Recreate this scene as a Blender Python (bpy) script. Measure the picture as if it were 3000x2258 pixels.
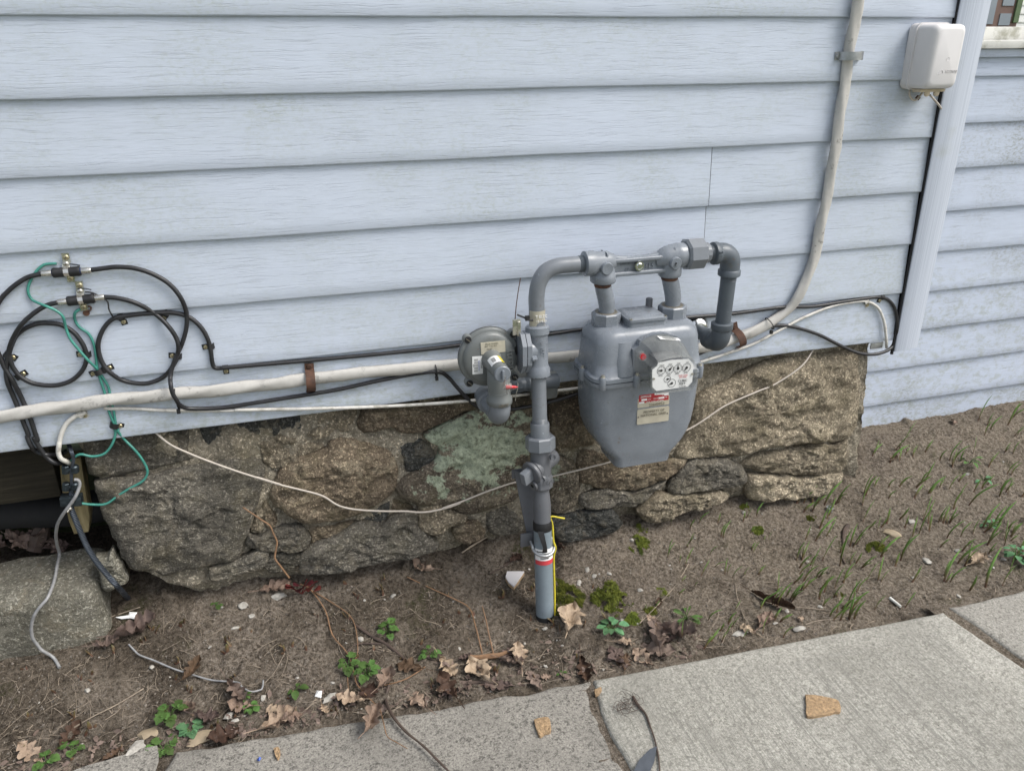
import bpy, bmesh, math, random
from mathutils import Vector, Matrix, noise
from math import sin, cos, pi, radians, sqrt

for _o in list(bpy.data.objects):
    bpy.data.objects.remove(_o, do_unlink=True)
SC = bpy.context.scene
COL = SC.collection
random.seed(7)

# ------------------------------------------------------------------ camera
F_PX, YAW, PITCH, ROLL = 2300.0, 0.28909, 0.412899, -0.005787
CAM = Vector((0.0, -2.08488, 1.643445))
_f = Vector((sin(YAW)*cos(PITCH), cos(YAW)*cos(PITCH), -sin(PITCH)))
_r0 = Vector((cos(YAW), -sin(YAW), 0)); _u0 = _r0.cross(_f)
_r = _r0*cos(ROLL)+_u0*sin(ROLL); _u = _u0*cos(ROLL)-_r0*sin(ROLL)
cd = bpy.data.cameras.new('camera'); cam = bpy.data.objects.new('camera', cd); COL.objects.link(cam)
cd.sensor_fit = 'HORIZONTAL'; cd.sensor_width = 36.0; cd.lens = 36.0*F_PX/3000.0
cd.clip_start = 0.05; cd.clip_end = 400
cam.matrix_world = Matrix(((_r.x, _u.x, -_f.x, CAM.x), (_r.y, _u.y, -_f.y, CAM.y), (_r.z, _u.z, -_f.z, CAM.z), (0, 0, 0, 1)))
SC.camera = cam
SC.render.resolution_x = 1024; SC.render.resolution_y = 770

# ------------------------------------------------------------------ light
SUN_EL, SUN_AZ = radians(52), radians(62)      # azimuth measured from -Y (towards the camera side) to +X
wd = bpy.data.worlds.new('World'); SC.world = wd; wd.use_nodes = True
wn = wd.node_tree; wn.nodes.clear()
sky = wn.nodes.new('ShaderNodeTexSky'); sky.sky_type = 'NISHITA'; sky.sun_disc = False
sky.sun_elevation = SUN_EL; sky.sun_rotation = radians(180)-SUN_AZ
sky.air_density = 1.0; sky.dust_density = 3.0; sky.ozone_density = 1.0
bg = wn.nodes.new('ShaderNodeBackground'); bg.inputs['Strength'].default_value = 0.132
wo = wn.nodes.new('ShaderNodeOutputWorld')
hsv = wn.nodes.new('ShaderNodeHueSaturation'); hsv.inputs['Saturation'].default_value = 0.45     # thin cloud cover
wn.links.new(sky.outputs[0], hsv.inputs['Color']); wn.links.new(hsv.outputs[0], bg.inputs[0]); wn.links.new(bg.outputs[0], wo.inputs[0])
sd = bpy.data.lights.new('sun', 'SUN'); sd.energy = 1.4; sd.angle = radians(30); sd.color = (1.0, 0.97, 0.92)
sun = bpy.data.objects.new('sun', sd); COL.objects.link(sun)
_sdir = Vector((sin(SUN_AZ)*cos(SUN_EL), -cos(SUN_AZ)*cos(SUN_EL), sin(SUN_EL)))
sun.rotation_euler = _sdir.to_track_quat('Z', 'Y').to_euler(); sun.location = (2, -3, 5)
vs = SC.view_settings; vs.view_transform = 'Standard'; vs.look = 'None'; vs.exposure = 0.83; vs.gamma = 1.0
vs.use_curve_mapping = False

# ------------------------------------------------------------------ pixel -> place
def ray(x, y):
    return _r*((x-1500)/F_PX)+_u*(-(y-1129)/F_PX)+_f
def px(x, y, Y):
    d = ray(x, y); return CAM+d*((Y-CAM.y)/d.y)
def pz(x, y, Z):
    d = ray(x, y); return CAM+d*((Z-CAM.z)/d.z)
def proj(P):
    d = Vector(P)-CAM; w = d.dot(_f)
    return (1500+F_PX*d.dot(_r)/w, 1129-F_PX*d.dot(_u)/w)
def fb(x, y, z, o=4):
    return noise.fractal(Vector((x, y, z)), 1.0, 2.0, o)
def sst(a, b, t):
    t = max(0, min(1, (t-a)/(b-a))); return t*t*(3-2*t)
SLAB_Z = 0.02
def gbase(x, y):
    if y > -.27: z = .02+.125*(min(1.25, (y+.27)/.30))**1.15
    else: z = .02-.03*min(1, (-.27-y)/.27)
    if x > 1.6: z += sst(1.6, 2.2, x)*(.03*sst(-.3, .1, y)+.015*sst(0, .3, y))
    z -= sst(-.45, -.55, y)*.05*(1 if y < -.62 else 0)
    return z
def ground(x, y):
    z = gbase(x, y)
    z += .010*fb(x*4, y*4, 3.1, 3)+.0045*fb(x*14, y*14, 7.7, 3)
    m = math.exp(-((x-.80)**2/.02+(y+.33)**2/.008))
    return z+.02*m
def gp(x, y):
    d = ray(x, y); t = (0.3-CAM.z)/d.z
    for _ in range(200):
        P = CAM+d*t
        if P.z <= ground(P.x, P.y): break
        t += .004
    P.z = ground(P.x, P.y); return P

# ------------------------------------------------------------------ materials
class NT:
    def __init__(s, name):
        s.m = bpy.data.materials.new(name); s.m.use_nodes = True; s.t = s.m.node_tree; s.t.nodes.clear()
        s.out = s.t.nodes.new('ShaderNodeOutputMaterial'); s.b = s.t.nodes.new('ShaderNodeBsdfPrincipled')
        s.t.links.new(s.b.outputs[0], s.out.inputs[0]); s.geo = s.t.nodes.new('ShaderNodeNewGeometry')
        s.pos = s.geo.outputs['Position']
    def n(s, t, **k):
        nd = s.t.nodes.new(t)
        for a, v in k.items(): setattr(nd, a, v)
        return nd
    def set(s, sock, v):
        if hasattr(v, 'is_output'): s.t.links.new(v, sock)
        else:
            if isinstance(v, tuple) and len(v) == 3 and sock.type == 'RGBA': v = (*v, 1)
            sock.default_value = v
    def map(s, sc=(1, 1, 1), rot=(0, 0, 0), src=None):
        nd = s.n('ShaderNodeMapping'); s.set(nd.inputs[0], src or s.pos); nd.inputs['Scale'].default_value = sc
        nd.inputs['Rotation'].default_value = rot; return nd.outputs[0]
    def noise(s, scale, detail=4, rough=.55, vec=None, dist=0):
        nd = s.n('ShaderNodeTexNoise'); s.set(nd.inputs['Vector'], vec or s.pos)
        nd.inputs['Scale'].default_value = scale; nd.inputs['Detail'].default_value = detail
        nd.inputs['Roughness'].default_value = rough; nd.inputs['Distortion'].default_value = dist; return nd.outputs[0]
    def vor(s, scale, vec=None, feat='F1', out=0):
        nd = s.n('ShaderNodeTexVoronoi'); nd.feature = feat; s.set(nd.inputs['Vector'], vec or s.pos)
        nd.inputs['Scale'].default_value = scale; return nd.outputs[out]
    def ramp(s, fac, stops, interp='LINEAR'):
        nd = s.n('ShaderNodeValToRGB'); s.set(nd.inputs[0], fac); cr = nd.color_ramp; cr.interpolation = interp
        while len(cr.elements) < len(stops): cr.elements.new(.5)
        for e, (p, c) in zip(cr.elements, stops):
            e.position = p; e.color = (c, c, c, 1) if not isinstance(c, tuple) else (*c, 1)
        return nd.outputs[0]
    def mix(s, fac, a, b, bt='MIX'):
        nd = s.n('ShaderNodeMix', data_type='RGBA', blend_type=bt); s.set(nd.inputs[0], fac)
        s.set(nd.inputs[6], a); s.set(nd.inputs[7], b); return nd.outputs[2]
    def math(s, op, a, b=0.0, clamp=False):
        nd = s.n('ShaderNodeMath', operation=op, use_clamp=clamp); s.set(nd.inputs[0], a); s.set(nd.inputs[1], b); return nd.outputs[0]
    def sep(s, v=None):
        nd = s.n('ShaderNodeSeparateXYZ'); s.set(nd.inputs[0], v or s.pos); return nd.outputs
    def objrand(s):
        return s.n('ShaderNodeObjectInfo').outputs['Random']
    def objco(s):
        return s.n('ShaderNodeTexCoord').outputs['Object']
    def gen(s):
        return s.n('ShaderNodeTexCoord').outputs['Generated']
    def bump(s, h, st=.5, dist=.002, nrm=None):
        nd = s.n('ShaderNodeBump'); s.set(nd.inputs['Height'], h); nd.inputs['Strength'].default_value = st
        nd.inputs['Distance'].default_value = dist
        if nrm: s.set(nd.inputs['Normal'], nrm)
        return nd.outputs[0]
    def done(s, col=None, rough=None, nrm=None, metal=None, spec=None, **kw):
        if col is not None: s.set(s.b.inputs['Base Color'], col)
        if rough is not None: s.set(s.b.inputs['Roughness'], rough)
        if nrm is not None: s.set(s.b.inputs['Normal'], nrm)
        if metal is not None: s.set(s.b.inputs['Metallic'], metal)
        if spec is not None: s.set(s.b.inputs['Specular IOR Level'], spec)
        for k, v in kw.items(): s.set(s.b.inputs[k.replace('_', ' ')], v)
        return s.m

def simple(name, col, rough=.5, metal=0, vary=.18, nsc=40, bump=.15, bd=.001, spec=.5, dirt=None):
    t = NT(name); nz = t.noise(nsc, 5); nz2 = t.noise(nsc*.22, 3)
    dk = tuple(c*(1-vary) for c in col); lt = tuple(min(1, c*(1+vary)) for c in col)
    c = t.ramp(nz, [(.3, dk), (.7, lt)])
    c = t.mix(t.ramp(nz2, [(.35, 0.0), (.75, .55)]), c, tuple(x*(1-vary*.8) for x in col))
    if dirt:
        dm = t.ramp(t.noise(nsc*.6, 6, .65), [(.52, 0.0), (.66, .8)]); c = t.mix(dm, c, dirt)
    r = t.ramp(nz, [(.3, max(0.03, rough-.08)), (.7, min(1, rough+.1))])
    return t.done(c, r, t.bump(t.noise(nsc*3, 4), bump, bd) if bump else None, metal, spec)

def siding_mat(name, base, dirty, dirt_amt=.5):
    t = NT(name); rnd = t.objrand()
    off = t.n('ShaderNodeCombineXYZ'); t.set(off.inputs[0], t.math('MULTIPLY', rnd, 13.0)); t.set(off.inputs[2], t.math('MULTIPLY', rnd, 5.0))
    v = t.n('ShaderNodeVectorMath', operation='ADD'); t.set(v.inputs[0], t.pos); t.set(v.inputs[1], off.outputs[0]); v = v.outputs[0]
    wob = t.noise(5, 2, .5, v)
    wv = t.n('ShaderNodeVectorMath', operation='ADD'); t.set(wv.inputs[0], v)
    cw = t.n('ShaderNodeCombineXYZ'); t.set(cw.inputs[2], t.math('MULTIPLY', wob, .022)); t.set(wv.inputs[1], cw.outputs[0])
    g1 = t.noise(1, 5, .68, t.map((7, 4, 290), src=wv.outputs[0]), .4)
    g2 = t.noise(1, 4, .65, t.map((15, 10, 430), src=wv.outputs[0]))
    groove = t.ramp(g1, [(.36, 0.0), (.45, 1.0)])
    c = t.mix(t.ramp(g1, [(.30, .65), (.46, 0.0)]), base, tuple(x*.80 for x in base))
    c = t.mix(t.ramp(g2, [(.36, .4), (.50, 0.0)]), c, tuple(x*.82 for x in base)); c = t.mix(t.ramp(g2, [(.54, 0.0), (.68, .4)]), c, tuple(min(1, x*1.15) for x in base))
    big = t.ramp(t.noise(2.3, 4, .6, v), [(.42, 0.0), (.7, 1.0)])
    fine = t.ramp(t.noise(70, 5, .7, t.map((1, 1, 2.2), src=v)), [(.47, 0.0), (.64, 1.0)])
    dm = t.math('MULTIPLY', t.math('MULTIPLY', big, fine), dirt_amt)
    c = t.mix(dm, c, dirty)
    c = t.mix(t.math('MULTIPLY', big, .14), c, tuple(x*.8 for x in dirty))
    low = t.math('MULTIPLY', t.ramp(t.sep()[2], [(.70, .75), (1.0, .0)]), t.ramp(t.noise(26, 7, .75, t.map((1, 1, 1.6), src=v)), [(.48, 0.0), (.62, 1.0)]))
    c = t.mix(t.math('MULTIPLY', low, .55), c, (.29, .31, .22))
    spk = t.ramp(t.noise(260, 2, .5, v), [(.73, 0.0), (.78, .7)])
    c = t.mix(t.math('MULTIPLY', spk, t.ramp(t.noise(3, 2), [(.5, 0.0), (.7, 1.0)])), c, (.12, .11, .1))
    c = t.mix(t.ramp(t.noise(4.5, 3, .5, t.map((.4, 1, 1))), [(.55, 0.0), (.8, .10)]), c, tuple(min(1, x*1.22) for x in base))
    h = t.math('ADD', groove, t.math('MULTIPLY', g2, .35))
    return t.done(c, t.ramp(g1, [(.3, .62), (.6, .42)]), t.bump(h, .45, .0014), spec=.35)

MT = {}
MT['siding'] = siding_mat('blue_siding', (.535, .587, .672), (.37, .41, .35), .55)
MT['siding2'] = siding_mat('porch_siding', (.53, .585, .685), (.20, .20, .14), .8)
def trim_mat():
    t = NT('corner_trim'); x = t.noise(1, 3, .5, t.map((330, 100, 2.5)))
    c = t.mix(t.ramp(x, [(.35, .6), (.55, 0.0)]), (.50, .54, .61), (.36, .40, .47))
    c = t.mix(t.ramp(t.noise(6, 4), [(.6, 0.0), (.75, .4)]), c, (.33, .34, .27))
    return t.done(c, .5, t.bump(x, .5, .0012))
MT['trim'] = trim_mat()
MT['meter'] = simple('meter_grey_paint', (.165, .19, .215), .36, 0, .10, 22, .10, .0006, .5, dirt=None)
def gaspaint(name, col, rough, dirt):
    t = NT(name); n1 = t.noise(28, 5); n2 = t.noise(9, 4, .6); n3 = t.noise(120, 3)
    c = t.mix(t.ramp(n1, [(.35, 0.0), (.7, .6)]), col, tuple(x*.8 for x in col))
    c = t.mix(t.ramp(n2, [(.52, 0.0), (.72, .35)]), c, tuple(min(1, x*1.3) for x in col))
    c = t.mix(t.ramp(t.noise(75, 4, .6), [(.68, 0.0), (.72, .7)]), c, tuple(min(1, x*1.7) for x in col))
    c = t.mix(t.math('MULTIPLY', t.ramp(t.noise(60, 5, .7), [(.62, 0.0), (.68, .8)]), t.ramp(t.noise(6, 3), [(.5, 0.0), (.62, 1.0)])), c, (.13, .075, .045))
    c = t.mix(t.math('MULTIPLY', t.ramp(t.noise(45, 6, .7), [(.58, 0.0), (.68, .6)]), t.ramp(n2, [(.45, 0.0), (.6, 1.0)])), c, dirt)
    return t.done(c, t.ramp(n1, [(.3, rough-.06), (.7, rough+.12)]), t.bump(t.math('ADD', n3, t.math('MULTIPLY', n1, 1.5)), .18, .0008), spec=.5)
MT['meter'] = gaspaint('meter_grey_paint', (.20, .22, .245), .25, (.13, .13, .11))
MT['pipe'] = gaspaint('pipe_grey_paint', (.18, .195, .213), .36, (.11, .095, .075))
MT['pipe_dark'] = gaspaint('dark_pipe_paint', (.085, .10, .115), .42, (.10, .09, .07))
MT['pvc'] = gaspaint('grey_sleeve', (.19, .23, .255), .38, (.12, .11, .09))
MT['reg'] = gaspaint('regulator_paint', (.155, .165, .16), .36, (.10, .09, .07))
MT['valve'] = gaspaint('valve_paint', (.12, .125, .135), .45, (.09, .07, .05))
MT['galv'] = simple('galvanised', (.42, .43, .43), .38, .8, .2, 60, .1)
MT['chrome'] = simple('chrome', (.7, .7, .68), .12, 1, .05, 20, .05)
MT['zinc'] = simple('zinc_screw', (.55, .53, .48), .3, .9, .15, 90, 0)
MT['brass'] = simple('brassy_screw', (.50, .44, .28), .35, .9, .2, 90, 0)
MT['steel'] = simple('nickel_connector', (.62, .60, .55), .25, .9, .12, 80, 0)
MT['rust'] = simple('rusty_strap', (.10, .050, .032), .8, .1, .5, 70, .5, .001)
MT['black'] = simple('black_rubber', (.018, .018, .020), .42, 0, .3, 60, .15)
MT['blackclip'] = simple('black_plastic_clip', (.014, .014, .015), .5, 0, .3, 60, .1)
MT['blue_band'] = simple('navy_band', (.02, .035, .09), .4, 0, .2, 60, 0)
MT['green'] = simple('green_insulation', (.055, .25, .20), .38, 0, .2, 40, .1)
MT['whitecable'] = simple('white_cable', (.62, .60, .55), .5, 0, .12, 45, .15, dirt=(.33, .31, .26))
MT['beigewire'] = simple('beige_wire', (.47, .42, .36), .5, 0, .15, 45, .1)
def conduit():
    t = NT('grey_service_cable'); n1 = t.noise(30, 6, .7); n2 = t.noise(5, 3)
    c = t.mix(t.ramp(t.noise(60, 4), [(.3, .4), (.7, 0.0)]), (.50, .485, .45), (.36, .345, .315))
    m = t.math('MULTIPLY', t.ramp(n1, [(.57, 0.0), (.63, .8)]), t.ramp(n2, [(.40, 0.0), (.55, 1.0)]))
    c = t.mix(m, c, (.19, .18, .165))
    return t.done(c, .6, t.bump(t.noise(90, 4), .25, .001))
MT['conduit'] = conduit()
MT['silver'] = simple('aluminium_wire', (.30, .30, .30), .55, .15, .3, 60, .3)
MT['darkstrand'] = simple('dark_stranded_wire', (.05, .06, .075), .45, .5, .3, 60, .2)
MT['connector'] = simple('split_bolt_bronze', (.05, .065, .075), .4, .7, .5, 80, .4)
MT['boxplastic'] = simple('beige_box_plastic', (.66, .64, .63), .42, 0, .04, 14, .05)
MT['boxdirty'] = simple('yellowed_plastic', (.55, .46, .33), .5, 0, .15, 40, .1)
MT['plate'] = simple('aluminium_plate', (.52, .48, .38), .38, .25, .12, 30, .15)
MT['platetext'] = simple('stamped_shadow', (.20, .18, .14), .5, .5, .1, 30, 0)
MT['redprint'] = simple('red_print', (.38, .022, .028), .45, 0, .1, 30, 0)
MT['white'] = simple('white_print', (.78, .78, .76), .45, 0, .04, 30, 0)
MT['blackprint'] = simple('black_print', (.02, .02, .02), .5, 0, .1, 30, 0)
MT['redtext'] = simple('red_text', (.55, .05, .06), .5, 0, .1, 30, 0)
MT['bluetext'] = simple('blue_text', (.04, .1, .4), .5, 0, .1, 30, 0)
MT['redplug'] = simple('red_seal', (.6, .02, .03), .3, 0, .1, 30, 0)
MT['yellow'] = simple('yellow_wire', (.62, .52, .04), .4, 0, .12, 50, 0)
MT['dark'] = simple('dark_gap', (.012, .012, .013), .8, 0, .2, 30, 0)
def clear(name, tint, op):
    t = NT(name); tr = t.n('ShaderNodeBsdfTransparent'); tr.inputs[0].default_value = (*tint, 1)
    mx = t.n('ShaderNodeMixShader'); t.set(mx.inputs[0], t.math('ADD', t.ramp(t.noise(35, 5, .65), [(.35, op*.6), (.75, min(1, op*1.5))]), 0.0))
    t.done((.42, .43, .41), .12)
    t.t.links.new(tr.outputs[0], mx.inputs[1]); t.t.links.new(t.b.outputs[0], mx.inputs[2]); t.t.links.new(mx.outputs[0], t.out.inputs[0])
    return t.m
MT['clear'] = clear('smoky_clear_plastic', (.92, .92, .91), .26)
MT['pane'] = clear('clear_front', (.97, .97, .97), .035)
MT['clearseal'] = clear('clear_seal', (.9, .88, .88), .3)

def stone_mat(name, a, b, c3, lichen=0, moss=.3, streak=(6, 6, 16), rot=0, crust=.7):
    t = NT(name); rnd = t.objrand()
    vec = t.map(streak, (0, rot, 0)); n1 = t.noise(6, 8, .74, vec, .8); n2 = t.noise(3.2, 4, .6); n3 = t.noise(75, 6, .78)
    c = t.ramp(n1, [(.34, a), (.5, b), (.64, c3)])
    c = t.mix(t.ramp(n3, [(.39, .85), (.51, 0.0)]), c, tuple(x*.30 for x in b))
    c = t.mix(t.ramp(t.noise(2.6, 5, .6), [(.4, .55), (.62, 0.0)]), c, tuple(x*.6 for x in b))
    c = t.mix(t.math('MULTIPLY', t.ramp(t.noise(11, 8, .72, None, .5), [(.53, 0.0), (.58, .85)]), crust), c, t.ramp(t.noise(110, 5, .7), [(.35, (.10, .082, .052)), (.6, (.27, .23, .16))]))
    c = t.mix(t.ramp(t.noise(120, 4, .7), [(.54, 0.0), (.64, .6)]), c, tuple(min(1, x*2.1) for x in c3))
    mm = t.math('MULTIPLY', t.ramp(t.noise(8, 6, .72), [(.5, 0.0), (.66, 1.0)]), moss)
    c = t.mix(mm, c, (.095, .082, .04))
    c = t.mix(t.ramp(n2, [(.4, 0.0), (.7, .5)]), c, tuple(x*.55 for x in a))
    if lichen:
        nl = t.noise(15, 7, .68, None, .4); d = t.n('ShaderNodeVectorMath', operation='DISTANCE')
        sc = t.map((1, .3, 1.35)); t.set(d.inputs[0], sc); d.inputs[1].default_value = (lichen[0], 0, lichen[1]*1.35)
        msk = t.math('SUBTRACT', t.math('MULTIPLY', nl, 1.0), t.math('MULTIPLY', d.outputs['Value'], lichen[2]))
        msk = t.ramp(msk, [(.27, 0.0), (.31, 1.0)])
        lc = t.ramp(t.noise(60, 5, .7), [(.34, (.10, .115, .075)), (.5, (.24, .27, .19)), (.68, (.33, .36, .265))])
        c = t.mix(msk, c, lc)
    vr = t.math('ADD', t.math('MULTIPLY', rnd, .4), .8)
    hs = t.n('ShaderNodeHueSaturation'); t.set(hs.inputs['Color'], c); t.set(hs.inputs['Value'], t.math('MULTIPLY', vr, 1.9)); hs.inputs['Saturation'].default_value = .92
    h = t.math('ADD', t.math('MULTIPLY', n1, 2.0), t.math('ADD', n3, t.noise(260, 3)))
    return t.done(hs.outputs[0], .88, t.bump(h, 1.0, .011), spec=.2)
MT['st_grey'] = stone_mat('grey_gneiss', (.062, .057, .047), (.118, .107, .086), (.19, .172, .137), 0, .35, (4, 4, 15), .25, .35)
MT['st_brown'] = stone_mat('brown_fieldstone', (.066, .050, .034), (.14, .108, .072), (.23, .182, .122), 0, .5, (8, 8, 11), -.15)
MT['st_tan'] = stone_mat('tan_rubble', (.12, .098, .066), (.23, .19, .132), (.36, .305, .215), 0, .45, (10, 10, 10))
MT['st_dark'] = stone_mat('dark_slate', (.030, .031, .029), (.055, .056, .051), (.10, .098, .088), 0, .15, (5, 5, 22), 0, .4)
MT['st_lichen'] = stone_mat('lichen_stone', (.055, .044, .032), (.11, .09, .066), (.18, .15, .11), (.515, .50, 1.35), .4, (8, 8, 9))
MT['st_lichen2'] = stone_mat('lichen_spots', (.065, .053, .038), (.13, .108, .078), (.21, .175, .125), (.70, .37, 3.0), .5, (8, 8, 9))
MT['mortar'] = stone_mat('old_mortar', (.13, .112, .082), (.23, .20, .148), (.33, .29, .22), 0, .5, (9, 9, 9))
MT['oldconc'] = stone_mat('mossy_concrete', (.12, .112, .085), (.21, .198, .155), (.31, .295, .245), 0, .25, (10, 10, 12), 0, .5)

def concrete(name, base, brushed, dark, spk):
    t = NT(name); n1 = t.noise(190, 5, .78); n2 = t.noise(7, 6, .68); n3 = t.noise(100, 5, .8)
    c = t.ramp(n1, [(.32, tuple(x*.42 for x in base)), (.49, base), (.68, tuple(min(1, x*1.6) for x in base))])
    c = t.mix(t.ramp(n3, [(.38, spk), (.50, 0.0)]), c, dark)
    c = t.mix(t.ramp(n2, [(.45, 0.0), (.75, .5)]), c, tuple(x*.72 for x in base))
    c = t.mix(t.ramp(t.noise(1.7, 4, .6), [(.45, 0.0), (.7, .35)]), c, tuple(x*.8 for x in dark))
    h = t.math('ADD', n1, n3)
    if brushed:
        br = t.noise(1, 4, .65, t.map((140, 6, 60), (0, 0, radians(3))), .2)
        s = t.sep(); ya = t.ramp(t.math('ADD', t.math('MULTIPLY', s[1], -1.0), t.math('MULTIPLY', s[0], -.05)), [(.0, 0.0), (1.0, 1.0)])
        inn = t.ramp(t.math('MULTIPLY', t.math('ADD', t.math('MULTIPLY', s[1], -1.0), t.math('MULTIPLY', s[0], -.045)), 1.0), [(.585, 0.0), (.60, 1.0)])
        inn = t.math('MULTIPLY', inn, t.ramp(t.math('SUBTRACT', 2.72, s[0]), [(.965, 0.0), (.985, 1.0)]))
        c = t.mix(t.math('MULTIPLY', t.ramp(br, [(.34, .7), (.50, 0.0)]), inn), c, tuple(x*.55 for x in base))
        h = t.math('ADD', h, t.math('MULTIPLY', t.math('MULTIPLY', br, inn), 3.0))
        pit = t.ramp(t.vor(26), [(.035, 1.0), (.055, 0.0)]); c = t.mix(t.math('MULTIPLY', pit, t.ramp(t.noise(9, 2), [(.5, 0.0), (.55, 1.0)])), c, (.05, .05, .045))
    return t.done(c, .85, t.bump(h, .6, .0016), spec=.25)
MT['slab_new'] = concrete('new_concrete', (.35, .338, .298), True, (.16, .155, .13), .85)
MT['slab_old'] = concrete('old_concrete', (.265, .25, .22), False, (.075, .070, .062), .95)
MT['slab_right'] = concrete('weathered_concrete', (.31, .295, .26), False, (.13, .12, .10), .8)
def soil():
    t = NT('bare_soil'); n1 = t.noise(7, 6, .65); n2 = t.noise(95, 6, .78); n3 = t.noise(230, 3, .6); s = t.sep()
    c = t.ramp(n2, [(.36, (.044, .035, .027)), (.48, (.168, .139, .109)), (.64, (.37, .318, .26))])
    c = t.mix(t.ramp(n1, [(.42, 0.0), (.68, .5)]), c, (.28, .232, .178))
    damp_dark = t.ramp(t.math('ADD', t.noise(4.5, 6, .65), t.math('MULTIPLY', s[0], -.05)), [(.45, 0.0), (.57, .85)])  # damp patches, plus a general darkening towards the left
    c = t.mix(damp_dark, c, t.ramp(n2, [(.36, (.028, .022, .016)), (.6, (.13, .104, .078))]))
    sand = t.math('MULTIPLY', t.ramp(t.noise(6, 5, .65), [(.38, 0.0), (.6, 1.0)]), t.ramp(t.math('MULTIPLY', s[0], .5), [(.3, .1), (.65, .55)]))
    c = t.mix(sand, c, t.ramp(n2, [(.36, (.075, .060, .042)), (.5, (.25, .21, .158)), (.64, (.44, .38, .30))]))
    c = t.mix(t.ramp(n3, [(.64, 0.0), (.72, .8)]), c, (.42, .38, .33))
    c = t.mix(t.math('MULTIPLY', t.ramp(t.noise(5, 5, .65), [(.60, 0.0), (.70, .8)]), t.ramp(t.noise(90, 3), [(.4, 0.0), (.55, 1.0)])), c, (.05, .055, .018))
    return t.done(c, .95, t.bump(t.math('ADD', t.math('MULTIPLY', n2, 2.0), n3), 1.0, .009), spec=.1)
MT['soil'] = soil()
MT['yard'] = simple('yard_grass', (.075, .095, .035), .9, 0, .5, 12, .5, .02)
def wood(name, a, b, sc):
    t = NT(name); n1 = t.noise(1, 6, .65, t.map(sc), .4)
    c = t.ramp(n1, [(.28, tuple(x*.45 for x in a)), (.5, a), (.72, b)])
    c = t.mix(t.ramp(t.noise(5, 4), [(.5, 0.0), (.7, .6)]), c, tuple(x*.6 for x in a))
    return t.done(c, .85, t.bump(n1, .8, .004), spec=.2)
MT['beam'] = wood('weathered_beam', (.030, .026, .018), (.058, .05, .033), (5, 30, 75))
MT['post'] = wood('pale_post', (.15, .125, .066), (.24, .20, .115), (40, 40, 5))
MT['twig'] = simple('brown_twig', (.075, .052, .040), .75, 0, .35, 60, .4)
MT['twiglight'] = simple('tan_stem', (.22, .125, .065), .6, 0, .3, 50, .3)
MT['straw'] = simple('dry_straw', (.27, .22, .165), .8, 0, .5, 25, 0)
MT['chip'] = simple('pale_stone_chip', (.36, .34, .30), .8, 0, .3, 90, .4, .002)
MT['grit'] = simple('grit', (.19, .165, .135), .9, 0, .7, 30, .3)
MT['pebtan'] = simple('tan_pebble', (.30, .24, .16), .75, 0, .2, 70, .3, .002)
MT['tanfrag'] = simple('tan_fragment', (.47, .32, .18), .85, 0, .35, 150, 1.0, .006)
MT['tile'] = simple('white_tile', (.62, .60, .60), .3, 0, .04, 20, .05)
MT['slate'] = simple('dark_wedge', (.07, .08, .095), .6, 0, .2, 60, .3)  # dark grey for the unidentified flat wedge
def leafm(name, a, b, hole=False):
    t = NT(name); rnd = t.objrand(); n = t.noise(45, 5, .65)
    c = t.ramp(n, [(.3, a), (.7, b)])
    c = t.mix(t.ramp(t.noise(140, 3), [(.6, 0.0), (.7, .6)]), c, tuple(x*.4 for x in a))
    hs = t.n('ShaderNodeHueSaturation'); t.set(hs.inputs['Color'], c); t.set(hs.inputs['Value'], t.math('ADD', t.math('MULTIPLY', rnd, .7), .6))
    t.set(hs.inputs['Hue'], t.math('ADD', t.math('MULTIPLY', rnd, .025), .4875))
    return t.done(hs.outputs[0], .7, t.bump(t.noise(90, 4), .4, .002), spec=.25)
MT['leaf_tan'] = leafm('tan_dead_leaf', (.22, .155, .11), (.36, .27, .20))
MT['leaf_brown'] = leafm('brown_dead_leaf', (.11, .078, .064), (.21, .155, .128))
MT['leaf_dark'] = leafm('dark_dead_leaf', (.045, .027, .018), (.095, .055, .035))
MT['leaf_green'] = leafm('green_leaf', (.05, .10, .024), (.085, .155, .038))
MT['leaf_blue'] = leafm('bluish_green_leaf', (.06, .15, .065), (.12, .25, .115))
MT['leaf_red'] = leafm('red_leaf', (.07, .012, .013), (.14, .025, .024))
MT['moss'] = leafm('moss', (.06, .085, .015), (.25, .27, .05))
def shootm():
    t = NT('green_shoot'); z = t.sep(t.objco())[2]
    c = t.ramp(t.math('MULTIPLY', z, 14.0), [(0.0, (.12, .055, .040)), (.2, (.12, .10, .04)), (.45, (.115, .20, .04)), (1, (.17, .33, .07))])
    return t.done(c, .45, spec=.4)
MT['shoot'] = shootm()
MT['nb_white'] = simple('neighbour_white', (.78, .78, .75), .6, 0, .04, 3, 0)
MT['nb_frame'] = simple('brown_frame', (.17, .105, .085), .6, 0, .15, 10, 0)
MT['nb_glass'] = simple('window_glass', (.25, .29, .33), .05, .0, .1, 3, 0)
MT['nb_green'] = simple('green_shutter', (.10, .15, .07), .6, 0, .2, 8, 0)
MT['sillwhite'] = simple('weathered_white', (.66, .65, .60), .7, 0, .08, 20, .3, .002, dirt=(.30, .29, .22))
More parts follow.
